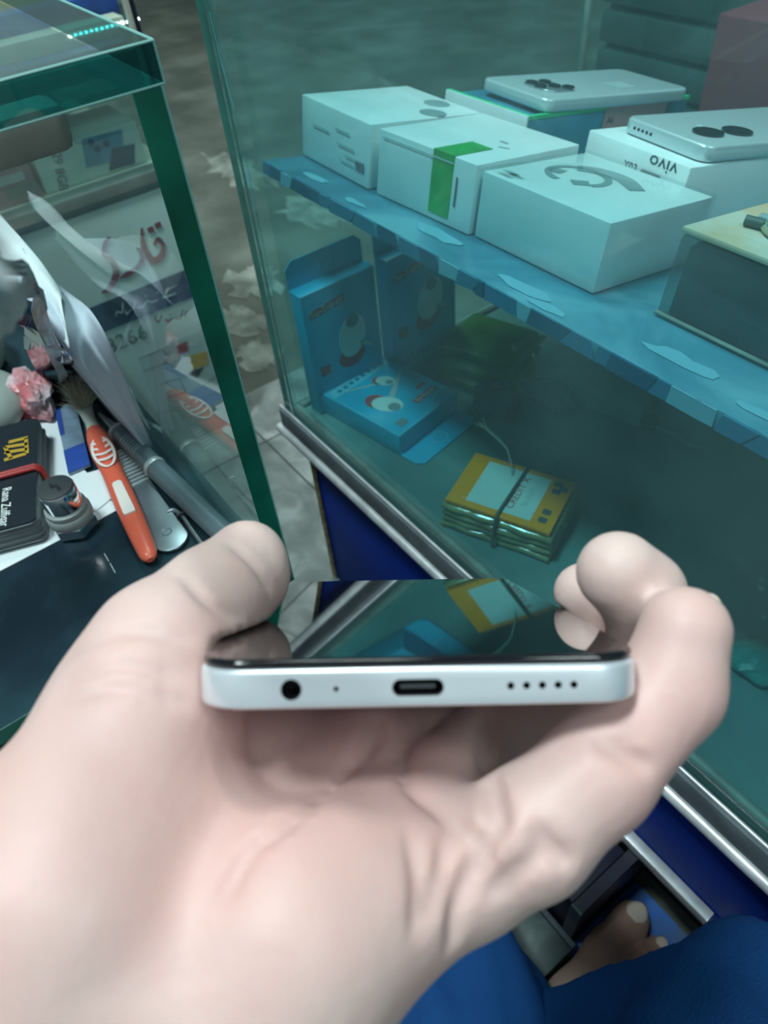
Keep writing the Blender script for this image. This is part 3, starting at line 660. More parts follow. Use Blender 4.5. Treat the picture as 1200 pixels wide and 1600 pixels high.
# lime packets
for i, (x, y, z, a, lab) in enumerate(((-0.392, 0.372, 0.0, 0.25, 'lime green packet at the bottom of the stack behind the blue boxes'),
                                       (-0.398, 0.378, 0.0085, 0.45, 'lime green packet in the middle of the stack behind the blue boxes'),
                                       (-0.405, 0.388, 0.017, 0.30, 'lime green packet on top of the stack behind the blue boxes'))):
    t = thing('lime_packet', lab, 'packet', T(x, y, ZB + z) @ Rz(a), 'lime green packets')
    box('pouch', (-0.034, -0.03, 0), (0.034, 0.03, 0.008), 'lime', t, 0.003)
    box('crimped_end', (0.0342, -0.03, 0.003), (0.041, 0.03, 0.005), 'lime', t, 0.0006)
# dull goods at the back of the case floor
o = box('grey_carton', (-0.03, -0.028, 0), (0.03, 0.028, 0.022), 'dull_card', None, 0.001, T(-0.292, 0.432, ZB) @ Rz(0.3)); tag(o, 'dull grey green carton lying behind the green packets', 'box')
def crumple(name, label, cat, c, s, mat, seed, amp=0.35, sub=3, parent=None, group=None, zf=None):
    bm = bmesh.new(); bmesh.ops.create_icosphere(bm, subdivisions=sub, radius=1)
    for v in bm.verts:
        p = v.co.copy(); d = 1 + amp * nz(p, 1.6, seed) + amp * 0.6 * abs(nz(p, 4.0, seed + 3))
        v.co = Vector((p.x * s[0] * d, p.y * s[1] * d, max(p.z * s[2] * d, -s[2] * 0.75)))
    for v in bm.verts: v.co.z += s[2] * 0.75
    me = bpy.data.meshes.new('m'); bm.to_mesh(me); bm.free()
    o = raw(name, me, mat, parent, T(*c))
    if label: tag(o, label, cat, group)
    return o
crumple('dark_pouch', 'dark crumpled pouch on the case floor beside the flat blue box', 'pouch', (-0.350, 0.345, ZB), (0.022, 0.018, 0.012), 'junk', 2)
crumple('dark_pouch', 'dark crumpled pouch on the case floor under the shelf middle', 'pouch', (-0.325, 0.385, ZB), (0.024, 0.016, 0.011), 'junk', 5)
t = thing('earbud', 'small dark earbud with wire beside the grey carton', 'earbud', T(-0.250, 0.420, ZB))
lathe('bud', [(0.001, 0.0), (0.006, 0.001), (0.007, 0.006), (0.005, 0.010), (0.001, 0.011)], 'junk', t, None, 14)
tube('wire', [(0.006, 0, 0.004), (0.02, 0.006, 0.002), (0.034, 0.004, 0.002), (0.046, 0.010, 0.002)], 0.0011, 'dull_card', t, 6)
o = poly('grey_card', [(-0.018, -0.030), (0.014, -0.034), (0.020, 0.026), (-0.008, 0.034), (-0.016, 0.028)], 0, 0.0012, 'dull_card', None, T(-0.283, 0.316, ZB) @ Rz(0.3)); tag(o, 'grey paper strip lying behind the banded battery stack', 'card')

# banded stack of phone batteries
bt_o = oz(798, 765, ZB + 0.03)
bat = thing('battery_stack', 'stack of bagged phone batteries with a yellow one on top, held by a band', 'batteries', T(bt_o[0], bt_o[1], ZB) @ Rz(math.radians(24)))
def bag(i, z, h):
    def shp(): 
        bm = bmesh.new(); bmesh.ops.create_cube(bm, size=1); bmesh.ops.subdivide_edges(bm, edges=bm.edges[:], cuts=7, use_grid_fill=True)
        for v in bm.verts:
            p = v.co.copy(); e = max(abs(p.x), abs(p.y)) * 2
            q = Vector((p.x * 0.082, p.y * 0.056, p.z * h))
            k = nz(q, 55, i) * 0.0016 + nz(q, 140, i + 9) * 0.0007
            sc = 1.0 - 0.35 * abs(p.z * 2) ** 2 * 0.12
            v.co = Vector((q.x * sc + k, q.y * sc + nz(q, 70, i + 4) * 0.002, z + h / 2 + q.z * (1.0 if e < 0.8 else 0.8)))
        me = bpy.data.meshes.new('m'); bm.to_mesh(me); bm.free(); me.shade_smooth(); return me
    return raw('bagged_battery', shp(), 'yellow_film', bat)
for i in range(4): bag(i, i * 0.0062, 0.0062)
box('yellow_battery', (-0.0385, -0.0265, 0.0252), (0.0385, 0.0265, 0.0290), 'yellow', bat, 0.0008)
box('white_label', (-0.025, -0.0215, 0.0291), (0.0225, 0.0215, 0.0293), 'label', bat)
text('label_print', 'CREDIT X', 0.0075, 'print_red', bat, T(0.006, 0.0, 0.0294) @ Rz(math.radians(88)))
text('label_print', 'SHARP', 0.0065, 'print_pale', bat, T(0.014, -0.001, 0.0294) @ Rz(math.radians(88)))
for k, (x, y) in enumerate(((0.030, -0.017), (0.030, -0.009), (0.029, 0.012), (0.033, 0.016), (0.028, 0.019))):
    poly('safety_mark', rrect(0.006, 0.005, 0.001, 2, x, y), 0.0291, 0.0293, 'dark_band', bat)
bw = 0.0292
tube('rubber_band', [(0.0, -0.0305, 0.002), (0.0, -0.030, 0.014), (0.001, -0.0285, 0.0285), (0.001, -0.026, bw + 0.0012), (0.002, 0, bw + 0.0014), (0.003, 0.026, bw + 0.0012), (0.003, 0.0285, 0.0285), (0.002, 0.030, 0.014), (0.002, 0.0305, 0.002)], 0.0013, 'dark_band', bat, 8)
# dry twig leaning on the batteries
t = thing('plastic_sprig', 'thin frayed plastic tie standing behind the battery stack', 'tie', T(*oz(800, 742, ZB + 0.031)))
tube('stem', [(0, 0, 0), (-0.004, 0.003, 0.006), (-0.012, 0.006, 0.013), (-0.020, 0.006, 0.016), (-0.034, 0.006, 0.018)], [0.0004, 0.0005, 0.0009, 0.0011, 0.0011], 'twig', t, 6)
for a in (-0.5, 0.0, 0.5): tube('frayed_end', [(-0.034, 0.006, 0.018), (-0.042, 0.006 + 0.008 * a, 0.019 + 0.003 * abs(a))], 0.0005, 'twig', t, 5)
o = crumple('teal_scrap', 'bright teal plastic piece on the case floor at the right edge', 'plastic piece', tuple(oz(1182, 1035, ZB + 0.004)[:2]) + (ZB,), (0.014, 0.014, 0.008), 'teal_plastic', 8, 0.25)

# ------------------------------------------------------------------ things behind the case
sh = thing('shutter_panel', 'dark slatted shutter standing behind the glass case', 'shutter', T(-0.30, 1.02, 0))
box('backing', (-0.55, 0.02, 0), (1.6, 0.03, 1.3), 'navy', sh)
for i in range(26): box('slat', (-0.55, 0.0, 0.02 + i * 0.05), (1.6, 0.018, 0.062 + i * 0.05), 'shutter', sh, 0.004)
o = box('red_carton', (0, 0, 0), (0.30, 0.16, 0.40), 'dark_red', None, 0.002, T(-0.50, 0.78, 0)); tag(o, 'dark red carton on the floor seen through the case', 'box')

# ================================================================== LEFT GLASS COUNTER
CX, CYP = -0.222, 0.083
cnt = thing('glass_counter', 'thick green-edged glass counter on the left holding tools', 'counter', T(CX, CYP, 0))
lc = lambda x, y, z: (x - CX, y - CYP, z)
ZP = 0.33
me = box_me(lc(-0.74, -0.6, 0.5570), lc(CX, CYP + 0.001, 0.5675)); o = raw('top_slab', me, ['slab_glass', 'slab_side'], cnt)
for p in me.polygons: p.material_index = 0 if abs(p.normal.z) > 0.9 else 1
# ground bright arrises along the slab corner
for a, b in (((CX, -0.6, 0.5675), (CX, CYP + 0.001, 0.5675)), ((-0.74, CYP + 0.001, 0.5675), (CX, CYP + 0.001, 0.5675)), ((CX, -0.6, 0.5570), (CX, CYP + 0.001, 0.5570)), ((CX, CYP + 0.001, 0.5570), (CX, CYP + 0.001, 0.5675))):
    tube('ground_arris', [lc(*a), lc(*b)], 0.0004, 'arris', cnt, 6)
glass_sheet('side_panel', lc(-0.70, CYP - 0.009, ZP), lc(CX, CYP, 0.5568), 'panel_glass', 'green_edge', cnt, 1)
tube('panel_arris', [lc(CX, CYP, ZP), lc(CX, CYP, 0.5568)], 0.0004, 'arris', cnt, 6)
me = box_me(lc(-0.74, -0.6, ZP - 0.010), lc(CX - 0.014, CYP, ZP - 0.0002), 0.0005); o = raw('base_plate', me, ['plate', 'teal_edge'], cnt)
for p in me.polygons: p.material_index = 0 if p.normal.z > 0.9 else 1
box('base_box', lc(-0.72, -0.6, 0.0), lc(-0.27, CYP - 0.012, ZP - 0.0105), 'navy', cnt)
box('wooden_batten', lc(-0.318, -0.5, 0.5215), lc(-0.300, CYP - 0.0085, 0.5385), 'batten', cnt, 0.004)

for pts in ([(163, 865), (170, 877)], [(172, 880), (180, 895)]):
    tube('scratch', [tuple(oz(u, v, ZP) - np.array([CX, CYP, 0])) for u, v in pts], 0.0003, 'print_pale', cnt, 5)
# ------------------------------------------------------------------ second counter further back (banner on its front)
SX = -0.753
bc = thing('banner_counter', 'low shop counter with a lettered banner, behind the glass panel', 'counter', T(SX, 0.275, 0))
lb = lambda x, y, z: (x - SX, y - 0.275, z)
box('front_board', lb(SX - 0.012, 0.09, 0.0), lb(SX, 0.276, 0.318), 'board_white', bc, 0.001)
box('board_edge', lb(SX - 0.014, 0.2765, 0.0), lb(SX + 0.001, 0.281, 0.330), 'brown', bc, 0.0015)
box('top_rail', lb(SX - 0.02, 0.09, 0.3185), lb(SX + 0.002, 0.276, 0.336), 'board_trim', bc, 0.002)
box('shelf_board', lb(SX - 0.30, 0.09, 0.322), lb(SX - 0.0205, 0.276, 0.332), 'cream', bc)
box('end_board', lb(SX - 0.30, 0.262, 0.0), lb(SX - 0.0145, 0.276, 0.3215), 'cream', bc)
glass_sheet('upper_glass', lb(SX - 0.006, 0.09, 0.3365), lb(SX - 0.001, 0.272, 0.56), 'clear_glass', 'navy', bc, 0)
box('glass_edge_strip', lb(SX - 0.007, 0.2722, 0.3365), lb(SX, 0.2765, 0.56), 'navy', bc)
box('pale_edge_strip', lb(SX - 0.007, 0.268, 0.337), lb(SX + 0.0005, 0.2718, 0.56), 'cream', bc)
box('upper_shelf', lb(SX - 0.30, 0.09, 0.428), lb(SX - 0.02, 0.276, 0.434), 'cream', bc)
BN = frame((0.0005, -0.275, 0), (0, 1, 0), (0, 0, 1), (1, 0, 0))     # banner plane: x = world Y, y = world Z
def bq(u, v): p = ox(u, v, SX); return (p[1], p[2])
def bp4(pts, sc, off): return [bq(off[0] + x / sc, off[1] + y / sc) for x, y in pts]
def bstroke(paths, sc=4.0, off=(0, 250), wk=0.00076): return [[(*bq(off[0] + x / sc, off[1] + y / sc), w / sc * wk) for x, y, w in p] for p in paths]
hdr = [[(685, 478, 6), (655, 520, 22), (645, 590, 18), (690, 622, 30), (722, 680, 36), (715, 740, 38), (680, 800, 30), (632, 826, 8)],
       [(848, 545, 8), (880, 575, 26), (888, 620, 30), (850, 672, 22), (795, 712, 32), (745, 738, 6)],
       [(883, 422, 10), (893, 520, 28), (920, 590, 36), (960, 628, 44), (1005, 600, 40), (1017, 540, 30), (985, 492, 24), (962, 530, 20)],
       [(922, 442, 30), (958, 424, 30)], [(966, 414, 30), (1004, 398, 30)]]
strokes('heading_outline', bstroke([[(x, y, w + 11) for x, y, w in p] for p in hdr]), 'white_ink', bc, BN, 0.0003)
strokes('heading_lettering', bstroke(hdr), 'banner_red', bc, BN, 0.0006)
poly('blue_band', [(0.0905, 0.196), (0.2755, 0.192), (0.2755, 0.2265), (0.0905, 0.2265)], 0.0001, 0.0004, 'banner_blue', bc, BN)
sub = [[(1100, 830, 4), (1040, 850, 14), (1010, 860, 6)], [(1050, 795, 10), (1030, 840, 8)], [(985, 870, 5), (950, 885, 10), (915, 880, 8), (890, 915, 12), (850, 920, 5)],
       [(840, 880, 8), (835, 930, 8)], [(815, 930, 5), (790, 960, 10), (780, 935, 8)], [(765, 890, 8), (760, 950, 9), (730, 945, 8), (720, 975, 5)], [(905, 845, 8), (910, 850, 8)], [(980, 820, 8), (986, 830, 8)]]
strokes('band_lettering', bstroke(sub), 'white_ink', bc, BN, 0.0008)
sm = [[(1165, 940, 8), (1150, 975, 9)], [(1140, 930, 6), (1125, 985, 9), (1090, 990, 8)], [(1075, 985, 7), (1050, 1005, 10), (1030, 990, 7)], [(1010, 965, 8), (990, 1010, 9), (965, 985, 9), (975, 965, 8)], [(1060, 960, 7), (1066, 965, 7)]]
strokes('small_lettering', bstroke(sm), 'banner_red', bc, BN, 0.0006)
nb = bq(199, 530)
text('number_print', '8266', 0.0265, 'banner_grey', bc, BN @ T(nb[0] - 0.001, nb[1], 0.0005), sx=0.95)
# advert panel at the foot of the banner
poly('advert_panel', [bq(215, 560), bq(330, 505), bq(362, 600), bq(250, 650)], 0.0001, 0.0004, 'print_pale', bc, BN)
poly('white_splash', [bq(140, 575), bq(160, 560), bq(190, 610), bq(232, 640), bq(250, 660), bq(200, 640), bq(160, 610)], 0.0004, 0.0006, 'white_ink', bc, BN)
poly('amber_block', [bq(296, 555), bq(322, 548), bq(326, 568), bq(300, 578)], 0.0005, 0.0008, 'amber', bc, BN)
poly('black_block', [bq(300, 579), bq(318, 573), bq(308, 590), bq(293, 585)], 0.0005, 0.0008, 'card_black', bc, BN)
poly('red_block', [bq(275, 540), bq(292, 532), bq(294, 548), bq(278, 552)], 0.0005, 0.0008, 'banner_red', bc, BN)
strokes('advert_outline', [[(*bq(a, b), 0.0012), (*bq(c, d), 0.0012)] for a, b, c, d in ((215, 560, 255, 545), (255, 545, 262, 565), (262, 565, 222, 580), (250, 600, 280, 590), (280, 590, 290, 612), (262, 620, 290, 612), (320, 600, 360, 570), (330, 560, 350, 590))], 'banner_grey', bc, BN, 0.0007)

# goods in the second counter
def bcbox(name, lab, cat, lo, hi, mat, grp=None):
    o = thing(name, lab, cat, T(*lo), grp); box('body', (0, 0, 0), tuple(h - l for l, h in zip(lo, hi)), mat, o, 0.001); return o
v = bcbox('phone_carton', 'pale carton with an upside-down V29 print, above the banner', 'box', (-0.86, 0.150, 0.3325), (-0.788, 0.258, 0.372), 'board_white')
fr = lambda y, z: frame((0.0725, y, z), (0, 1, 0), (0, 0, 1), (1, 0, 0))
text('model_print', 'V29 8GB', 0.013, 'print_dark', v, fr(0.020, 0.020) @ Rz(math.radians(-100)), sx=0.9)
poly('phone_picture', [(0.045, 0.012), (0.085, 0.010), (0.092, 0.036), (0.050, 0.038)], 0, 0.0003, 'phone_blue', v, fr(0, 0))
poly('phone_picture', [(0.066, 0.003), (0.094, 0.002), (0.100, 0.020), (0.076, 0.022)], 0.0003, 0.0006, 'banner_blue', v, fr(0, 0))
for y, z in ((0.062, 0.026), (0.072, 0.028), (0.058, 0.033)): poly('lens_print', circ(0.0032, 14, y, z), 0.0004, 0.0008, 'banner_blue', v, fr(0, 0))
v = bcbox('pink_carton', 'dusky pink carton beside the pale one above the banner', 'box', (-0.87, 0.102, 0.3325), (-0.786, 0.144, 0.362), 'pink')
poly('dark_print', [(0.012, 0.006), (0.042, 0.006), (0.042, 0.018), (0.012, 0.018)], 0, 0.0003, 'banner_grey', v, frame((0.0845, 0, 0), (0, 1, 0), (0, 0, 1), (1, 0, 0)))
poly('pale_print', [(0.004, 0.020), (0.034, 0.020), (0.034, 0.028), (0.004, 0.028)], 0, 0.0003, 'print_pale', v, frame((0.0845, 0, 0), (0, 1, 0), (0, 0, 1), (1, 0, 0)))
row = [('white_strip_box', 'long white light strip box on the far upper shelf', 'cream', -0.815, 0.020), ('blue_box', 'long blue box behind the white strip on the far shelf', 'blue_pack', -0.85, 0.034),
       ('orange_box', 'long orange box behind the blue one on the far shelf', 'amber', -0.885, 0.044), ('white_box', 'long white box at the back of the far shelf', 'carton', -0.925, 0.06), ('violet_box', 'long violet box near the front of the far shelf', 'banner_blue', -0.790, 0.006)]
for nm, lab, mt, xx, hh in row:
    v = bcbox(nm, lab, 'box', (xx - 0.012, 0.14, 0.4345), (xx + 0.012, {-0.790: 0.270, -0.815: 0.281, -0.85: 0.292, -0.885: 0.300, -0.925: 0.305}[xx], 0.4345 + hh), mt)
    if nm == 'white_strip_box':
        for i in range(14): box('light_dot', (0.0245, 0.085 + i * 0.0052, 0.014), (0.0252, 0.0876 + i * 0.0052, 0.016), 'led', v)

# ------------------------------------------------------------------ things lying on the counter plate
def plate_xy(pts, z=ZP): return [tuple(oz(u, v, z)[:2]) for u, v in pts]
def centred(pts): c = np.mean(np.array(pts), 0); return c, [(p[0] - c[0], p[1] - c[1]) for p in pts]
c, pp = centred(plate_xy([(-120, 705), (83, 632), (112, 712), (186, 797), (-60, 925)]))
o = poly('paper_sheet', pp, 0, 0.0006, 'paper', None, T(c[0], c[1], ZP + 0.0002)); tag(o, 'white sheet of paper under the business cards', 'paper')
c, pp = centred(plate_xy([(120, 745), (155, 735), (180, 775), (150, 800), (118, 790)], ZP + 0.001))
o = poly('paper_scrap', pp, 0, 0.0005, 'paper', None, T(c[0], c[1], ZP + 0.0012)); tag(o, 'small white paper scrap under the toothbrush handle', 'paper')

# business cards
ca, cbp = oz(61, 651, 0.347), oz(57, 818, 0.347)
ax = _n(np.array([cbp[0] - ca[0], cbp[1] - ca[1], 0])); ay = np.array([-ax[1], ax[0], 0])
cm = frame(((ca[0] + cbp[0]) / 2, (ca[1] + cbp[1]) / 2, ZP + 0.001), ax, ay, (0, 0, 1)) @ T(0, -0.0275, 0)
cards = thing('card_stack', 'thick stack of black business cards held by a red band', 'cards', cm)
NC = 17
for i in range(NC):
    r_ = random.Random(i); top_ = i == NC - 1
    poly('card', rrect(0.092, 0.055, 0.004, 5), 0.0002, 0.00095, 'card_black' if top_ else 'card_side', cards, T(r_.uniform(-0.0007, 0.0007), r_.uniform(-0.0007, 0.0007), i * 0.00098) @ Rz(r_.uniform(-0.008, 0.008)))
zc = NC * 0.00098 + 0.0001
def cl(x, y): return T(x, y, zc)
# gold emblem: slanted bars and a looped letter
strokes('gold_emblem', [[(-0.028, 0.0105, 0.0028), (-0.028, 0.0215, 0.0028)], [(-0.024, 0.0085, 0.0026), (-0.022, 0.0215, 0.0028)], [(-0.019, 0.0085, 0.0026), (-0.017, 0.0215, 0.0028)],
                        [(-0.013, 0.0210, 0.0026), (-0.012, 0.0085, 0.0026)], [(-0.028, 0.0205, 0.0022), (-0.013, 0.0215, 0.0022)], [(-0.024, 0.0085, 0.0020), (-0.012, 0.0125, 0.0022)]], 'gold', cards, cl(0, 0), 0.0002)
text('heading_print', 'MZ MOB', 0.010, 'white_ink', cards, cl(-0.020, -0.0005), sx=0.9)
text('name_print', 'Rana Zulfiqar', 0.0072, 'white_ink', cards, cl(0.0285, 0.0110), sx=0.8)
text('phone_print', '0300-0138172', 0.0056, 'white_ink', cards, cl(0.0300, 0.0025), sx=0.82)
text('phone_print', '0302-3051488', 0.0056, 'white_ink', cards, cl(0.0300, -0.0055), sx=0.82)
poly('green_dot', circ(0.0016, 12, 0.0115, -0.0055), 0, 0.0002, 'green_ink', cards, cl(0, 0))
for k, xo in enumerate((0.0, 0.0024)):
    tube('rubber_band', [(0.003 + xo, -0.0300, 0.001), (0.003 + xo, -0.0295, zc), (0.003 + xo, -0.027, zc + 0.0014), (0.002 + xo, 0, zc + 0.0014), (0.0015 + xo, 0.0265, zc + 0.0014), (0.002 + xo, 0.0292, zc - 0.001), (0.002 + xo, 0.0296, 0.001)], 0.0013, 'red_rubber', cards, 8)

# lock cylinder
lt_, lbm = oz(100, 748, ZP + 0.031), oz(120, 822, ZP + 0.001)
zl = _n(lt_ - lbm); xl = _n(np.cross(zl, [0.3, 0.9, 0])); yl = np.cross(zl, xl)
lock = thing('lock_cylinder', 'chrome key lock cylinder standing beside the black cards', 'lock', frame((lbm[0], lbm[1], ZP + 0.0012), (1, 0, 0), (0, 1, 0), (0, 0, 1)))
lathe('hex_nut', [(0.0122, 0.0), (0.0125, 0.0006), (0.0125, 0.0064), (0.0120, 0.007)], 'chrome', lock, None, 6, 20)
lathe('lower_ring', [(0.0118, 0.0072), (0.0122, 0.008), (0.0122, 0.0125), (0.0115, 0.0135)], 'gasket', lock, None, 36)
lathe('upper_ring', [(0.0106, 0.0136), (0.0112, 0.0142), (0.0112, 0.0165), (0.0104, 0.017)], 'gasket', lock, None, 36)
lathe('barrel', [(0.0098, 0.0171), (0.0098, 0.0292), (0.0094, 0.0300)], 'chrome', lock, None, 40)
lathe('keyway_face', [(0.0093, 0.0298), (0.0092, 0.0306), (0.0086, 0.0308)], 'rubber_black', lock, None, 36)
strokes('keyhole', [[(-0.003, -0.0035, 0.001), (0.000, -0.001, 0.0022), (-0.0005, 0.001, 0.0016), (0.003, 0.0038, 0.0022)]], 'hole', lock, Rz(-0.6), 0.0310)

# toothbrush
ta, tb = oz(121, 612, ZP + 0.008), oz(236, 876, ZP + 0.005)
bl = math.hypot(tb[0] - ta[0], tb[1] - ta[1]); bx = _n(np.array([tb[0] - ta[0], tb[1] - ta[1], 0])); by = np.array([-bx[1], bx[0], 0])
br = thing('toothbrush', 'worn coral toothbrush with splayed bristles lying on the counter', 'toothbrush', frame((ta[0], ta[1], ZP + 0.0008), bx, by, (0, 0, 1)))
S = bl / 0.19
def tbk(name, xs, rs, mat, zc_, flat=0.75, bend=0.0):
    pts = spline([(x * S, bend * math.sin(math.pi * x / 0.19), zz) for x, zz in zip(xs, zc_)], 6)
    rr = spline([(r, 0, 0) for r in rs], 6); return tube(name, pts, [float(r[0]) for r in rr], mat, br, 14, False, flat)
tbk('head', (0.0, 0.004, 0.016, 0.028), (0.0030, 0.0052, 0.0058, 0.0045), 'bone', (0.007, 0.0068, 0.0062, 0.006), 0.5)
tbk('neck', (0.028, 0.040, 0.050), (0.0044, 0.0037, 0.0046), 'bone', (0.006, 0.0055, 0.0055), 0.8)
tbk('handle', (0.050, 0.062, 0.080, 0.100, 0.125, 0.150, 0.175, 0.186, 0.190), (0.0048, 0.0066, 0.0074, 0.0062, 0.0064, 0.0062, 0.0054, 0.0045, 0.0022), 'coral', (0.0055, 0.0062, 0.0064, 0.0060, 0.0060, 0.0055, 0.0050, 0.0048, 0.0048), 0.72)
# white soft-grip rings and inlay sit on the upper side of the handle
zg = 0.0118
for k in range(4):
    x0 = (0.074 + 0.0062 * k) * S
    strokes('grip_rib', [[(x0, -0.0052, 0.0018), (x0 + 0.0015, 0.0, 0.0022), (x0, 0.0052, 0.0018)]], 'white_rubber', br, T(), zg - 0.0004)
ring = [(0.0855 * S + 0.0165 * S * math.cos(a), 0.0058 * math.sin(a), 0.0016) for a in np.linspace(0, 2 * math.pi, 22)]
strokes('grip_ring', [ring], 'white_rubber', br, T(), zg - 0.0007)
poly('white_inlay', [(0.119 * S, -0.0016), (0.121 * S, -0.0028), (0.150 * S, -0.0034), (0.152 * S, -0.0030), (0.152 * S, 0.0030), (0.150 * S, 0.0034), (0.121 * S, 0.0028), (0.119 * S, 0.0016)], 0.0088, 0.0112, 'white_rubber', br, None, 0.0004)
vs, fs = [], []
rb = random.Random(3)
for i in range(700):
    x, y = rb.uniform(-0.002, 0.026) * S, rb.uniform(-0.0052, 0.0052); z0 = 0.0088
    lx, ly = x + (x - 0.012 * S) * 0.45 + rb.gauss(0, 0.0022), y * 1.9 + rb.gauss(0, 0.0025); z1 = z0 + rb.uniform(0.006, 0.0105)
    k = len(vs); q = rb.uniform(0, 3.1); dx, dy = 0.00022 * math.cos(q), 0.00022 * math.sin(q)
    vs += [(x - dx, y - dy, z0), (x + dx, y + dy, z0), (x - dy, y + dx, z0), (lx, ly, z1)]; fs += [(k, k + 1, k + 3), (k + 1, k + 2, k + 3), (k + 2, k, k + 3)]
me = bpy.data.meshes.new('m'); me.from_pydata(vs, [], fs); me.update(); o = raw('bristles', me, 'bristle', br); tag(o, kind='stuff')

# steel spudger
sa, sb = oz(178, 690, ZP + 0.003), oz(276, 858, ZP + 0.003)
sx_ = _n(np.array([sb[0] - sa[0], sb[1] - sa[1], 0])); sy_ = np.array([-sx_[1], sx_[0], 0]); sl_ = math.hypot(sb[0] - sa[0], sb[1] - sa[1])
spu = thing('pry_tool', 'flat steel pry tool with ridged grip beside the toothbrush', 'tool', frame((sa[0], sa[1], ZP + 0.0012), sx_, sy_, (0, 0, 1)))
pts = [(-0.045, -0.0028), (0.0, -0.0062), (sl_ * 0.30, -0.0068), (sl_ * 0.62, -0.0075), (sl_ * 0.84, -0.0088)] + [(sl_ * 0.90 + 0.0098 * math.cos(a), 0.0098 * math.sin(a)) for a in np.linspace(-1.3, 1.3, 12)] + [(sl_ * 0.84, 0.0088), (sl_ * 0.62, 0.0075), (sl_ * 0.30, 0.0068), (0, 0.0062), (-0.045, 0.0028)]
poly('blade', pts, 0.0, 0.0018, 'steel', spu, None, 0.0004)
for i in range(11): box('grip_ridge', (sl_ * 0.10 + i * 0.0034, -0.0062, 0.0019), (sl_ * 0.10 + i * 0.0034 + 0.0012, 0.0062, 0.0026), 'alu', spu)
tube('stamped_ring', [(sl_ * 0.86 + 0.0026 * math.cos(a), 0.0026 * math.sin(a), 0.0019) for a in np.linspace(0, 2 * math.pi, 17)[:-1]], 0.0003, 'pen_grey', spu, 5, True)

# grey pen by the glass panel
pa, pb = oz(163, 655, ZP + 0.006), oz(385, 870, ZP + 0.006)
px_ = _n(np.array([pb[0] - pa[0], pb[1] - pa[1], 0])); py_ = np.array([-px_[1], px_[0], 0]); pl_ = math.hypot(pb[0] - pa[0], pb[1] - pa[1])
pen = thing('grey_pen', 'grey metal pen lying along the foot of the glass panel', 'pen', frame((pa[0], pa[1], ZP + 0.0075), px_, py_, (0, 0, 1)) )
P_ = lambda prof: [(r, z) for r, z in prof]
pm4 = Ry(math.pi / 2)
lathe('tip', [(0.0008, -0.006), (0.0016, 0.0), (0.0032, 0.014), (0.0046, 0.022)], 'steel', pen, pm4, 20)
lathe('grip', [(0.0050, 0.0222), (0.0060, 0.026), (0.0062, 0.060), (0.0060, 0.064)], 'pen_grey', pen, pm4, 24)
for i in range(7): lathe('grip_ring', [(0.0063, 0.034 + i * 0.0026), (0.0065, 0.0346 + i * 0.0026), (0.0063, 0.0352 + i * 0.0026)], 'steel', pen, pm4, 24)
lathe('collar', [(0.0064, 0.0642), (0.0067, 0.0650), (0.0067, 0.0672), (0.0064, 0.068)], 'alu', pen, pm4, 24)
lathe('collar', [(0.0064, 0.0200), (0.0066, 0.0206), (0.0066, 0.0218), (0.0062, 0.022)], 'alu', pen, pm4, 24)
lathe('barrel', [(0.0062, 0.0682), (0.0063, 0.072), (0.0063, pl_), (0.0058, pl_ + 0.01)], 'pen_grey', pen, pm4, 24)
# bent wire tool
w0 = [oz(u, v, ZP + 0.003) for u, v in ((262, 800), (272, 797), (285, 806), (300, 828), (316, 850), (330, 866))]
wt = thing('wire_hook', 'bent steel wire hook between the pry tool and the pen', 'tool', T(*w0[0]))
tube('wire', [tuple(np.array(p) - w0[0]) for p in spline(w0, 5)], 0.0014, 'steel', wt, 8)
tube('barb', [tuple(oz(u, v, ZP + 0.005) - w0[0]) for u, v in ((276, 806), (288, 800), (291, 797))], 0.0009, 'rubber_black', wt, 6)

# leaning sheets of paper between the tools and the glass panel
def sheet(label, rows, mat, thick=0.0006, seed=0, n=26, m=18, amp=0.0012):
    R_ = [np.array(spline(r, 8)) for r in rows]
    R_ = [r[np.linspace(0, len(r) - 1, n + 1).astype(int)] for r in R_]
    cols = [np.array(spline([r[i] for r in R_], 8)) for i in range(n + 1)]
    org = np.array([c[0] for c in cols]).mean(0)
    def fn(a, b):
        c = cols[int(round(a * n))]; p = c[int(round(b * (len(c) - 1)))]
        k = nz(p, 38, seed) * amp * min(1, 6 * b * (1 - b) + 0.25)
        return p - org + np.array([0, k, 0])
    o = raw('paper_sheet', grid_me(fn, n, m, thick), mat, None, T(*org), True); tag(o, label, 'paper', 'papers leaning on the glass panel'); return o
Yp = CYP - 0.0105
sheet('lilac grey paper sheet leaning on the glass panel behind the brush',
      [[oz(126, 590, ZP + 0.0015), oz(168, 640, ZP + 0.0015), oz(212, 692, ZP + 0.0015), oz(262, 750, ZP + 0.0015)],
       [oy(45, 470, Yp - 0.030), oy(100, 530, Yp - 0.026), oy(160, 600, Yp - 0.016), oy(240, 710, Yp - 0.004)],
       [oy(15, 395, Yp - 0.013), oy(105, 455, Yp - 0.006), oy(162, 520, Yp - 0.008), oy(235, 690, Yp - 0.003)]], 'paper_lilac', seed=1)
sheet('bright white paper sheet curling up above the lilac sheet',
      [[oy(-40, 420, Yp - 0.030), oy(20, 470, Yp - 0.028), oy(60, 500, Yp - 0.027), oy(110, 545, Yp - 0.026)],
       [oy(-25, 360, Yp - 0.020), oy(20, 400, Yp - 0.018), oy(60, 440, Yp - 0.018), oy(96, 475, Yp - 0.019)],
       [oy(-15, 318, Yp - 0.010), oy(8, 345, Yp - 0.008), oy(60, 405, Yp - 0.009), oy(98, 460, Yp - 0.012)]], 'paper', seed=2)
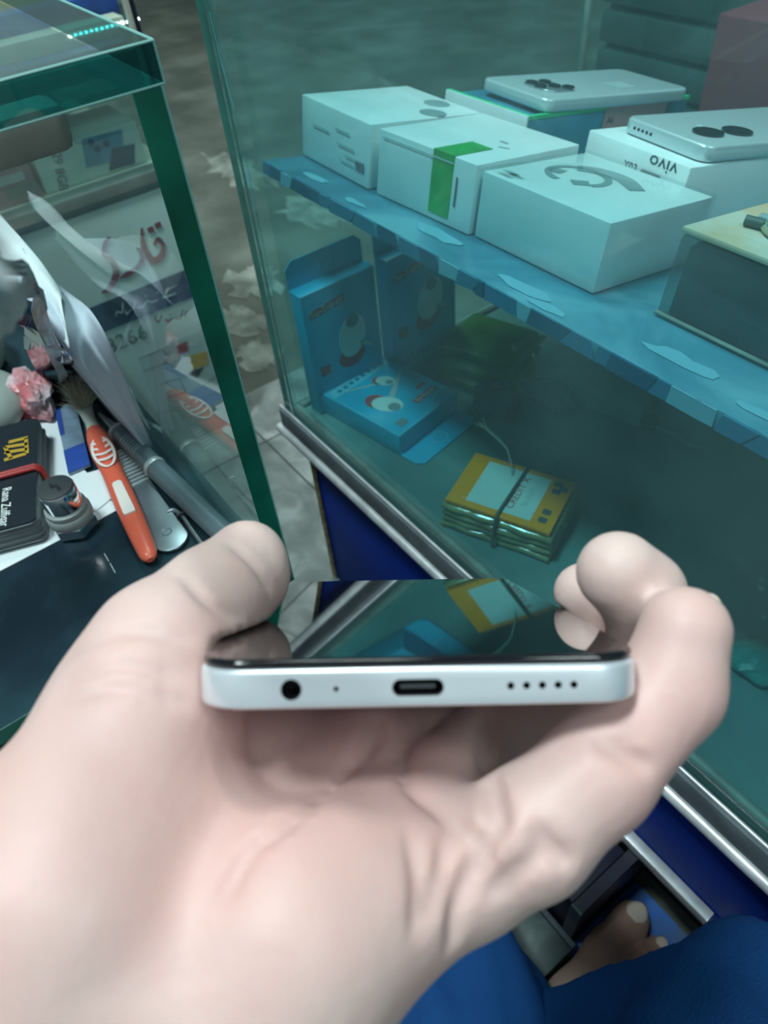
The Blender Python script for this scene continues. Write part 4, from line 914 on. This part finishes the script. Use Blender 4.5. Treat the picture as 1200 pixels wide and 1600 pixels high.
sheet('narrow grey paper strip behind the lilac sheet, nearest the glass',
      [[oz(215, 690, ZP + 0.0015), oz(235, 715, ZP + 0.0015), oz(262, 748, ZP + 0.0015)],
       [oy(205, 655, Yp - 0.002), oy(225, 690, Yp - 0.002), oy(262, 744, Yp - 0.001)],
       [oy(190, 610, Yp - 0.001), oy(212, 655, Yp - 0.001), oy(256, 738, Yp - 0.0006)]], 'paper', seed=3, amp=0.0004)

# plastic bag bundle behind
def crinkle(name, label, cat, rows, mat, seed, amp, parent=None, thick=0.0004, group=None, n=18, m=14):
    rows = [[np.array(p) for p in r] for r in rows]; org = rows[0][len(rows[0]) // 2]
    def fn(a, b):
        def ev(r):
            s_ = spline(r, 8); return np.array(s_[int(round(a * (len(s_) - 1)))])
        c = spline([ev(r) for r in rows], 8); p = np.array(c[int(round(b * (len(c) - 1)))])
        return p - org + np.array([nz(p, 60, seed), nz(p, 60, seed + 5), nz(p, 60, seed + 9)]) * amp
    o = raw(name, grid_me(fn, n, m, thick), mat, parent, T(*org)); 
    if label: tag(o, label, cat, group)
    return o
crinkle('plastic_bag', 'dark blue folded plastic bag behind the crumpled red wrapper', 'bag',
        [[oz(60, 585, ZP + 0.002), oz(88, 580, ZP + 0.002), oz(118, 572, ZP + 0.002)],
         [oy(35, 520, 0.030), oy(75, 540, 0.036), oy(115, 560, 0.044)], [oy(5, 440, 0.024), oy(40, 470, 0.032), oy(80, 500, 0.040)]], 'polybag', 3, 0.004)
crinkle('plastic_bag', 'clear streaky plastic strip lying over the dark blue bag', 'bag',
        [[oz(92, 600, ZP + 0.014), oz(98, 596, ZP + 0.014), oz(104, 592, ZP + 0.014)],
         [oy(55, 500, 0.026), oy(68, 500, 0.028), oy(80, 505, 0.030)], [oy(0, 395, 0.014), oy(12, 400, 0.017), oy(24, 405, 0.020)]], 'poly_pale', 4, 0.003)
crinkle('plastic_bag', 'pale grey plastic flap at the left edge above the pouch', 'bag',
        [[oy(-10, 520, 0.006), oy(10, 505, 0.010), oy(28, 500, 0.014)], [oy(-25, 470, 0.004), oy(5, 450, 0.008), oy(24, 460, 0.012)], [oy(-40, 420, 0.002), oy(0, 405, 0.006), oy(14, 425, 0.010)]], 'poly_pale', 6, 0.003)
q = oz(-10, 600, ZP + 0.012)
po = thing('grey_pouch', 'soft grey pouch with a fold, at the left edge of the counter', 'pouch', T(q[0] - 0.02, q[1] - 0.012, ZP + 0.0003))
crumple('lower_lobe', None, None, (0.036, 0.0, 0), (0.036, 0.027, 0.016), 'pouch', 12, 0.06, 3, po).data.shade_smooth()
crumple('upper_lobe', None, None, (-0.030, 0.004, 0), (0.040, 0.030, 0.026), 'pouch', 14, 0.06, 3, po).data.shade_smooth()
wq = oz(48, 618, ZP + 0.008)
crumple('crumpled_wrapper', 'crumpled red and white wrapper beside the brush head', 'wrapper', (wq[0], wq[1], ZP + 0.0008), (0.021, 0.013, 0.013), 'wrap_red', 21, 0.5, 4)
# sachets under the brush
c, pp = centred(plate_xy([(86, 640), (118, 628), (142, 728), (108, 742)], ZP + 0.002))
t = thing('sachet', 'blue printed sachet lying under the toothbrush neck', 'sachet', T(c[0], c[1], ZP + 0.001))
poly('pouch', pp, 0, 0.0022, 'sachet', t, None, 0.0006)
e0, e1 = np.array(pp[2]), np.array(pp[3]); d0, d1_ = np.array(pp[1]) - e0, np.array(pp[0]) - e1
poly('blue_end', [tuple(e0), tuple(e1), tuple(e1 + d1_ * 0.32), tuple(e0 + d0 * 0.32)], 0.0022, 0.0026, 'blue_pack', t)
poly('blue_side', [tuple(e1 + d1_ * 0.55), tuple(e1 + d1_ * 0.98), tuple(e1 + d1_ * 0.98 + (e0 - e1) * 0.28), tuple(e1 + d1_ * 0.55 + (e0 - e1) * 0.22)], 0.0022, 0.0026, 'blue_pack', t)

# ================================================================== HELD PHONE (camera-facing bottom edge)
def cw(p): return CP + RW @ (np.array(p, float) / 1000.0)          # millimetres right, down, forward of the lens -> world
def pix(u, v, z): return ((u - 600) / FPX * z, (v - 800) / FPX * z, z)
PHW, PHL, PHT = 0.0762, 0.139, 0.0084
roll = math.radians(1.1)
lx = RW @ [math.cos(roll), -math.sin(roll), 0]; lz = RW @ [-math.sin(roll), -math.cos(roll), 0]; ly = RW @ [0, 0, 1]
pc = cw((6.0, 32.5, 121.0))
PHM = frame(pc, lx, ly, lz)
ph = thing('held_smartphone', 'silver-framed smartphone held in the hand, bottom edge facing the viewer', 'phone', PHM)
outl = rrect(PHW, PHL, 0.0085, 10, 0, PHL / 2)
me = poly_me(outl, 0.0, 0.0068, 0.0011)
fr_o = raw('metal_frame', me, ['silver_frame', 'hole'], ph)
def cutter(pts, depth):
    m_ = poly_me(pts, -0.004, depth); o = bpy.data.objects.new('cut', m_); COL.objects.link(o)
    o.matrix_world = PHM @ frame((0, 0, 0), (1, 0, 0), (0, 0, 1), (0, 1, 0)); m_.materials.append(M['hole']); return o
zc_ = 0.0034
cuts = [cutter(circ(0.00175, 28, -0.02135, zc_), 0.006), cutter(circ(0.00045, 14, -0.0139, zc_), 0.003), cutter(rrect(0.0086, 0.0028, 0.00138, 8, -0.0003, zc_), 0.006)]
for i in range(5): cuts.append(cutter(circ(0.00062, 16, 0.0151 + i * 0.00262, zc_), 0.003))
bpy.context.view_layer.update()
for c_ in cuts:
    md = fr_o.modifiers.new('b', 'BOOLEAN'); md.operation = 'DIFFERENCE'; md.object = c_; md.solver = 'EXACT'; md.material_mode = 'TRANSFER'
bpy.context.view_layer.update()
me2 = bpy.data.meshes.new_from_object(fr_o.evaluated_get(bpy.context.evaluated_depsgraph_get()))
fr_o.modifiers.clear(); fr_o.data = me2
for c_ in cuts: bpy.data.objects.remove(c_)
me2.shade_smooth(); me2.set_sharp_from_angle(angle=math.radians(30))
poly('port_tongue', rrect(0.0060, 0.0007, 0.0003, 3, -0.0003, zc_), 0.001, 0.0055, 'rubber_black', ph, frame((0, 0, 0), (1, 0, 0), (0, 0, 1), (0, 1, 0)))
poly('screen_bezel', rrect(PHW - 0.0008, PHL - 0.0008, 0.0082, 10, 0, PHL / 2), 0.0069, 0.0082, 'black_gloss', ph, None, 0.0006)
poly('screen_glass', rrect(PHW - 0.0022, PHL - 0.0022, 0.0076, 10, 0, PHL / 2), 0.0081, 0.0084, 'screen', ph)
for yy, ln in ((0.086, 0.022), (0.108, 0.010)): box('side_button', (PHW / 2 - 0.0001, yy, 0.0024), (PHW / 2 + 0.0005, yy + ln, 0.0046), 'silver', ph, 0.0002)

# ================================================================== PERSON: hand, foot, trousers
person = thing('person', 'person in blue trousers with a bare foot, holding a phone in the left hand', 'person')
def hand_sdf(X):
    f = None
    def pal(a, b, ra, rb, k=9):
        nonlocal f
        d = rcone(X, a, b, ra, rb); f = d if f is None else smin(f, d, k)
    W1, W2 = (-62, 108, 118), (-35, 112, 116)
    TH, HY = pix(120, 1400, 127), pix(465, 1455, 124)
    pal(TH, W1, 25, 25); pal(HY, W2, 18, 24)
    pal(TH, pix(225, 1120, 141), 25, 17)
    pal(pix(300, 1560, 126), pix(300, 1330, 138), 24, 18)
    I, Mi, Ri, Li = (-24, 53, 176), (-4, 56, 168), (13, 59.5, 154), (15, 66, 136)
    pal(pix(300, 1400, 142), I, 17, 12); pal(pix(380, 1400, 144), Mi, 17, 11.5)
    pal(HY, Ri, 16, 11); pal(HY, Li, 17, 12); pal(pix(430, 1440, 136), Mi, 16, 11)
    pal(pix(200, 1150, 146), I, 14, 12)                              # web between thumb and index
    pal(W1, (-120, 190, 90), 26, 32); pal(W2, (-95, 200, 92), 25, 32)
    def chain(pts, k=3.0):
        g = None
        for (a, ra), (b, rb) in zip(pts[:-1], pts[1:]):
            d = rcone(X, a, b, ra, rb); g = d if g is None else smin(g, d, k)
        return g
    th = chain([(pix(225, 1120, 141), 16.5), (pix(262, 1020, 148), 14.6), (pix(330, 940, 160), 11.2), (pix(386, 874, 173), 9.3)], 5)
    th = smin(th, rcone(X, pix(350, 950, 162), pix(397, 908, 171), 8.0, 8.2), 4)
    f = smin(f, th, 7)
    ix = chain([(I, 11), ((6, 48, 204), 10), ((36, 48, 210), 9), ((52, 40, 208), 8)])
    mi = chain([(Mi, 11), ((20, 51, 190), 10), ((47, 45, 184), 9), ((57, 29, 182), 8.4), ((49.5, 20, 180), 7.6)])
    ri = chain([(Ri, 11), ((25, 54, 170), 10), ((50, 47, 168), 9.0), ((58.5, 30, 161), 8.6), ((54, 17, 153), 8.5), ((48.5, 12.5, 151), 8.6)])
    li = chain([(Li, 12), ((26, 58, 132), 11.2), ((38.5, 47.5, 132.5), 10.0), ((53.5, 33.0, 136.5), 9.4), ((56.5, 22.3, 137), 8.4)])
    f = smin(f, ix, 4); f = smin(f, mi, 3.5); f = smin(f, ri, 2.5); f = smin(f, li, 3.2)
    return f
def surf_hit(u, v):
    z = np.arange(80, 230, 0.5, dtype=np.float32); p = np.stack([(u - 600) / FPX * z, (v - 800) / FPX * z, z], -1)
    d = hand_sdf(p); k = np.argmax(d < 0); return tuple(p[k]) if d[k] < 0 else None
CREASES = [([(592, 1120), (580, 1160), (550, 1195), (500, 1245), (440, 1290), (390, 1330), (350, 1400)], 0.9),
           ([(640, 1125), (625, 1180), (640, 1230), (690, 1270), (735, 1310)], 0.8),
           ([(770, 1290), (745, 1350), (720, 1400), (705, 1470)], 0.9),
           ([(840, 1300), (862, 1330), (885, 1345)], 0.9), ([(770, 1395), (800, 1370), (850, 1330)], 0.7),
           ([(640, 1310), (655, 1380), (650, 1450)], 0.6), ([(700, 1300), (690, 1360), (672, 1430)], 0.6),
           ([(765, 1120), (758, 1180), (768, 1240), (780, 1285)], 1.6), ([(940, 1160), (975, 1180), (1010, 1195)], 0.5), ([(290, 905), (330, 945), (372, 965)], 0.5), ([(360, 850), (395, 880), (425, 925)], 0.4),
           ([(100, 1060), (200, 1040), (280, 1060)], 0.35), ([(90, 1090), (190, 1075), (290, 1100)], 0.35), ([(120, 1010), (210, 985), (290, 1000)], 0.3)]
tubes = []
for pl, r in CREASES:
    hits = [surf_hit(*q[:2]) for q in spline([(a, b) for a, b in pl], 3)]
    hits = [h_ for h_ in hits if h_ is not None]
    for a, b in zip(hits[:-1], hits[1:]):
        if np.linalg.norm(np.array(a) - np.array(b)) < 14: tubes.append((a, b, r))
def hand_full(X):
    f = hand_sdf(X)
    for a, b, r in tubes:
        lo_, hi_ = np.minimum(a, b) - 6, np.maximum(a, b) + 6
        m_ = ((X > lo_) & (X < hi_)).all(1)
        if m_.any(): f[m_] = -smin(-f[m_], rcone(X[m_], a, b, r, r), 2.2)
    return f
_c0 = np.array((6.0, 32.5, 121.0)); _ax = np.array([math.cos(roll), -math.sin(roll), 0]); _up = np.array([-math.sin(roll), -math.cos(roll), 0])
_hf = hand_full
def hand_full(X):                                                   # flesh gives way to the phone it holds
    q = X - _c0; bx_ = np.abs(q @ _ax) - 38.3; by_ = np.abs(q[:, 2] - 69.5) - 69.7; bz_ = np.abs(q @ _up - 4.2) - 4.3
    d = np.stack([bx_, by_, bz_], -1); ds = np.sqrt((np.maximum(d, 0) ** 2).sum(-1)) + np.minimum(d.max(-1), 0)
    return np.maximum(_hf(X), 0.1 - ds)
V_, F_ = surface_nets(hand_full, (-122, -4, 62), (76, 176, 226), 1.25, 16)
Vw = CP + (V_.astype(np.float64) / 1000.0) @ RW.T
hand = raw('left_hand', mesh_np(Vw, F_), 'skin', person)
sm_ = hand.modifiers.new('smooth', 'SMOOTH'); sm_.factor = 0.5; sm_.iterations = 3
tag(hand, 'pale left hand cupped under the phone')
def nail(name, c, out, along, wd, ln, par, mat='nail', conv=cw, dirv=True):
    """thin curved plate: out = outward normal, along = length direction (camera millimetres)"""
    o_ = _n(np.array(out, float)); a_ = np.array(along, float); a_ = _n(a_ - o_ * (a_ @ o_)); s_ = np.cross(a_, o_)
    vs = []
    N = 10
    for j in range(N + 1):
        for i in range(N + 1):
            x, y = 2 * i / N - 1, 2 * j / N - 1
            k = math.sqrt(max(0, 1 - 0.35 * y * y)) 
            p = np.array(c, float) + s_ * (x * wd / 2 * k) + a_ * (y * ln / 2 * math.sqrt(max(0, 1 - 0.45 * x * x))) - o_ * (wd * 0.22 * x * x + ln * 0.06 * y * y)
            vs.append(tuple(conv(p)))
    fs = [(j * (N + 1) + i, j * (N + 1) + i + 1, (j + 1) * (N + 1) + i + 1, (j + 1) * (N + 1) + i) for j in range(N) for i in range(N)]
    me = bpy.data.meshes.new('m'); me.from_pydata(vs, [], fs); me.update()
    bm = bmesh.new(); bm.from_mesh(me); bmesh.ops.solidify(bm, geom=bm.faces[:], thickness=0.0005); bmesh.ops.recalc_face_normals(bm, faces=bm.faces[:]); bm.to_mesh(me); bm.free(); me.shade_smooth()
    return raw(name, me, mat, par)
nail('fingernail', (56.0, 11.5, 154.5), (0.85, -0.20, 0.50), (-0.3, -0.9, 0), 9.5, 11, hand)
nail('fingernail', (63.4, 20.5, 141.4), (0.80, -0.1, 0.58), (0.1, -0.99, 0), 8.5, 10, hand)

# bare foot on the mat, pointing under the case
FT = np.array([-0.034, 0.195, 0.0095])
def foot_sdf(X):
    b = FT
    def c(a, d, ra, rb): return rcone(X, b + np.array(a), b + np.array(d), ra, rb)
    f = c((0.0, -0.004, 0.014), (0.002, -0.030, 0.015), 0.0125, 0.0120)            # great toe
    f = smin(f, c((0.0, 0.0, 0.013), (0.0, -0.006, 0.014), 0.0118, 0.0125), 0.004)
    f = smin(f, c((0.002, -0.030, 0.015), (0.018, -0.075, 0.024), 0.0135, 0.024), 0.010)
    f = smin(f, c((0.018, -0.075, 0.026), (0.048, -0.17, 0.045), 0.024, 0.034), 0.012)
    for i, (tx, ty, r) in enumerate(((0.023, 0.001, 0.0080), (0.039, -0.008, 0.0072), (0.053, -0.019, 0.0068), (0.066, -0.033, 0.0065))):
        g = c((tx, ty, 0.008), (tx - 0.002, ty - 0.016, 0.016), r, r); g = smin(g, c((tx - 0.002, ty - 0.016, 0.016), (tx - 0.008, ty - 0.050, 0.020), r, r * 1.5), 0.004)
        f = smin(f, g, 0.0035)
    f = smin(f, c((0.034, -0.066, 0.022), (0.052, -0.084, 0.018), 0.020, 0.017), 0.012)
    f = smin(f, c((0.048, -0.17, 0.045), (0.055, -0.20, 0.10), 0.034, 0.036), 0.012)
    return np.maximum(f, (FT[2] + 0.0003) - X[:, 2])
V_, F_ = surface_nets(foot_sdf, (-0.07, -0.03, 0.0), (0.09, 0.225, 0.15), 0.0028, 16)
foot = raw('bare_foot', mesh_np(V_.astype(np.float64), F_), 'skin_foot', person)
tag(foot, 'bare foot on the blue mat')
idn = lambda p: p
def tnail(c, out, along, wd, ln):
    o = nail('toenail', np.array(c) * 1000, out, along, wd * 1000, ln * 1000, foot, 'nail', lambda p: np.array(p) / 1000.0); return o
tnail(FT + np.array([0.0, 0.0035, 0.0262]), (0, 0.35, 0.93), (0, 1, -0.3), 0.0165, 0.017)
tnail(FT + np.array([0.023, 0.0045, 0.0162]), (0, 0.45, 0.9), (0, 1, -0.3), 0.0095, 0.010)

# trouser legs
def cwm(u, v, z): return CP + RW @ np.array([(u - 600) / FPX * z, (v - 800) / FPX * z, z])
def leg(name, pts, seed, lo, hi, lab):
    def fn(X):
        f = None
        for (a, ra), (b, rb) in zip(pts[:-1], pts[1:]):
            d = rcone(X, a, b, ra, rb); f = d if f is None else smin(f, d, 0.03)
        a0 = np.array(pts[0][0]); dr = _n(np.array(pts[-1][0]) - a0); s = (X - a0) @ dr
        side = np.cross(dr, [0.2, 0.3, 0.9]); q = (X - a0) @ _n(side)
        f = f + 0.0045 * np.sin(q * 95 + 14 * s + seed) * np.cos(s * 20 + seed) + 0.002 * np.sin(q * 210 - 25 * s)
        return np.maximum(f, 0.012 - X[:, 2])
    V_, F_ = surface_nets(fn, lo, hi, 0.0055, 20)
    o = raw(name, mesh_np(V_.astype(np.float64), F_), 'cloth', person); tag(o, lab); return o
A0, A1, A2 = cwm(975, 1688, 0.43), cwm(1190, 1668, 0.345), cwm(1400, 1900, 0.27)
leg('trouser_leg', [(A0, 0.056), (A1, 0.052), (A2, 0.060)], 0.4, (-0.12, -0.20, 0.01), (0.34, 0.26, 0.52), 'blue cloth trouser leg over the bare foot')
B0, B1, B2 = cwm(640, 1330, 0.54), cwm(735, 1640, 0.46), cwm(900, 2300, 0.36)
leg('trouser_leg', [(B0, 0.050), (B1, 0.056), (B2, 0.08)], 2.0, (-0.30, -0.32, 0.01), (0.24, 0.22, 0.50), 'blue cloth trouser leg with long folds, below the palm')
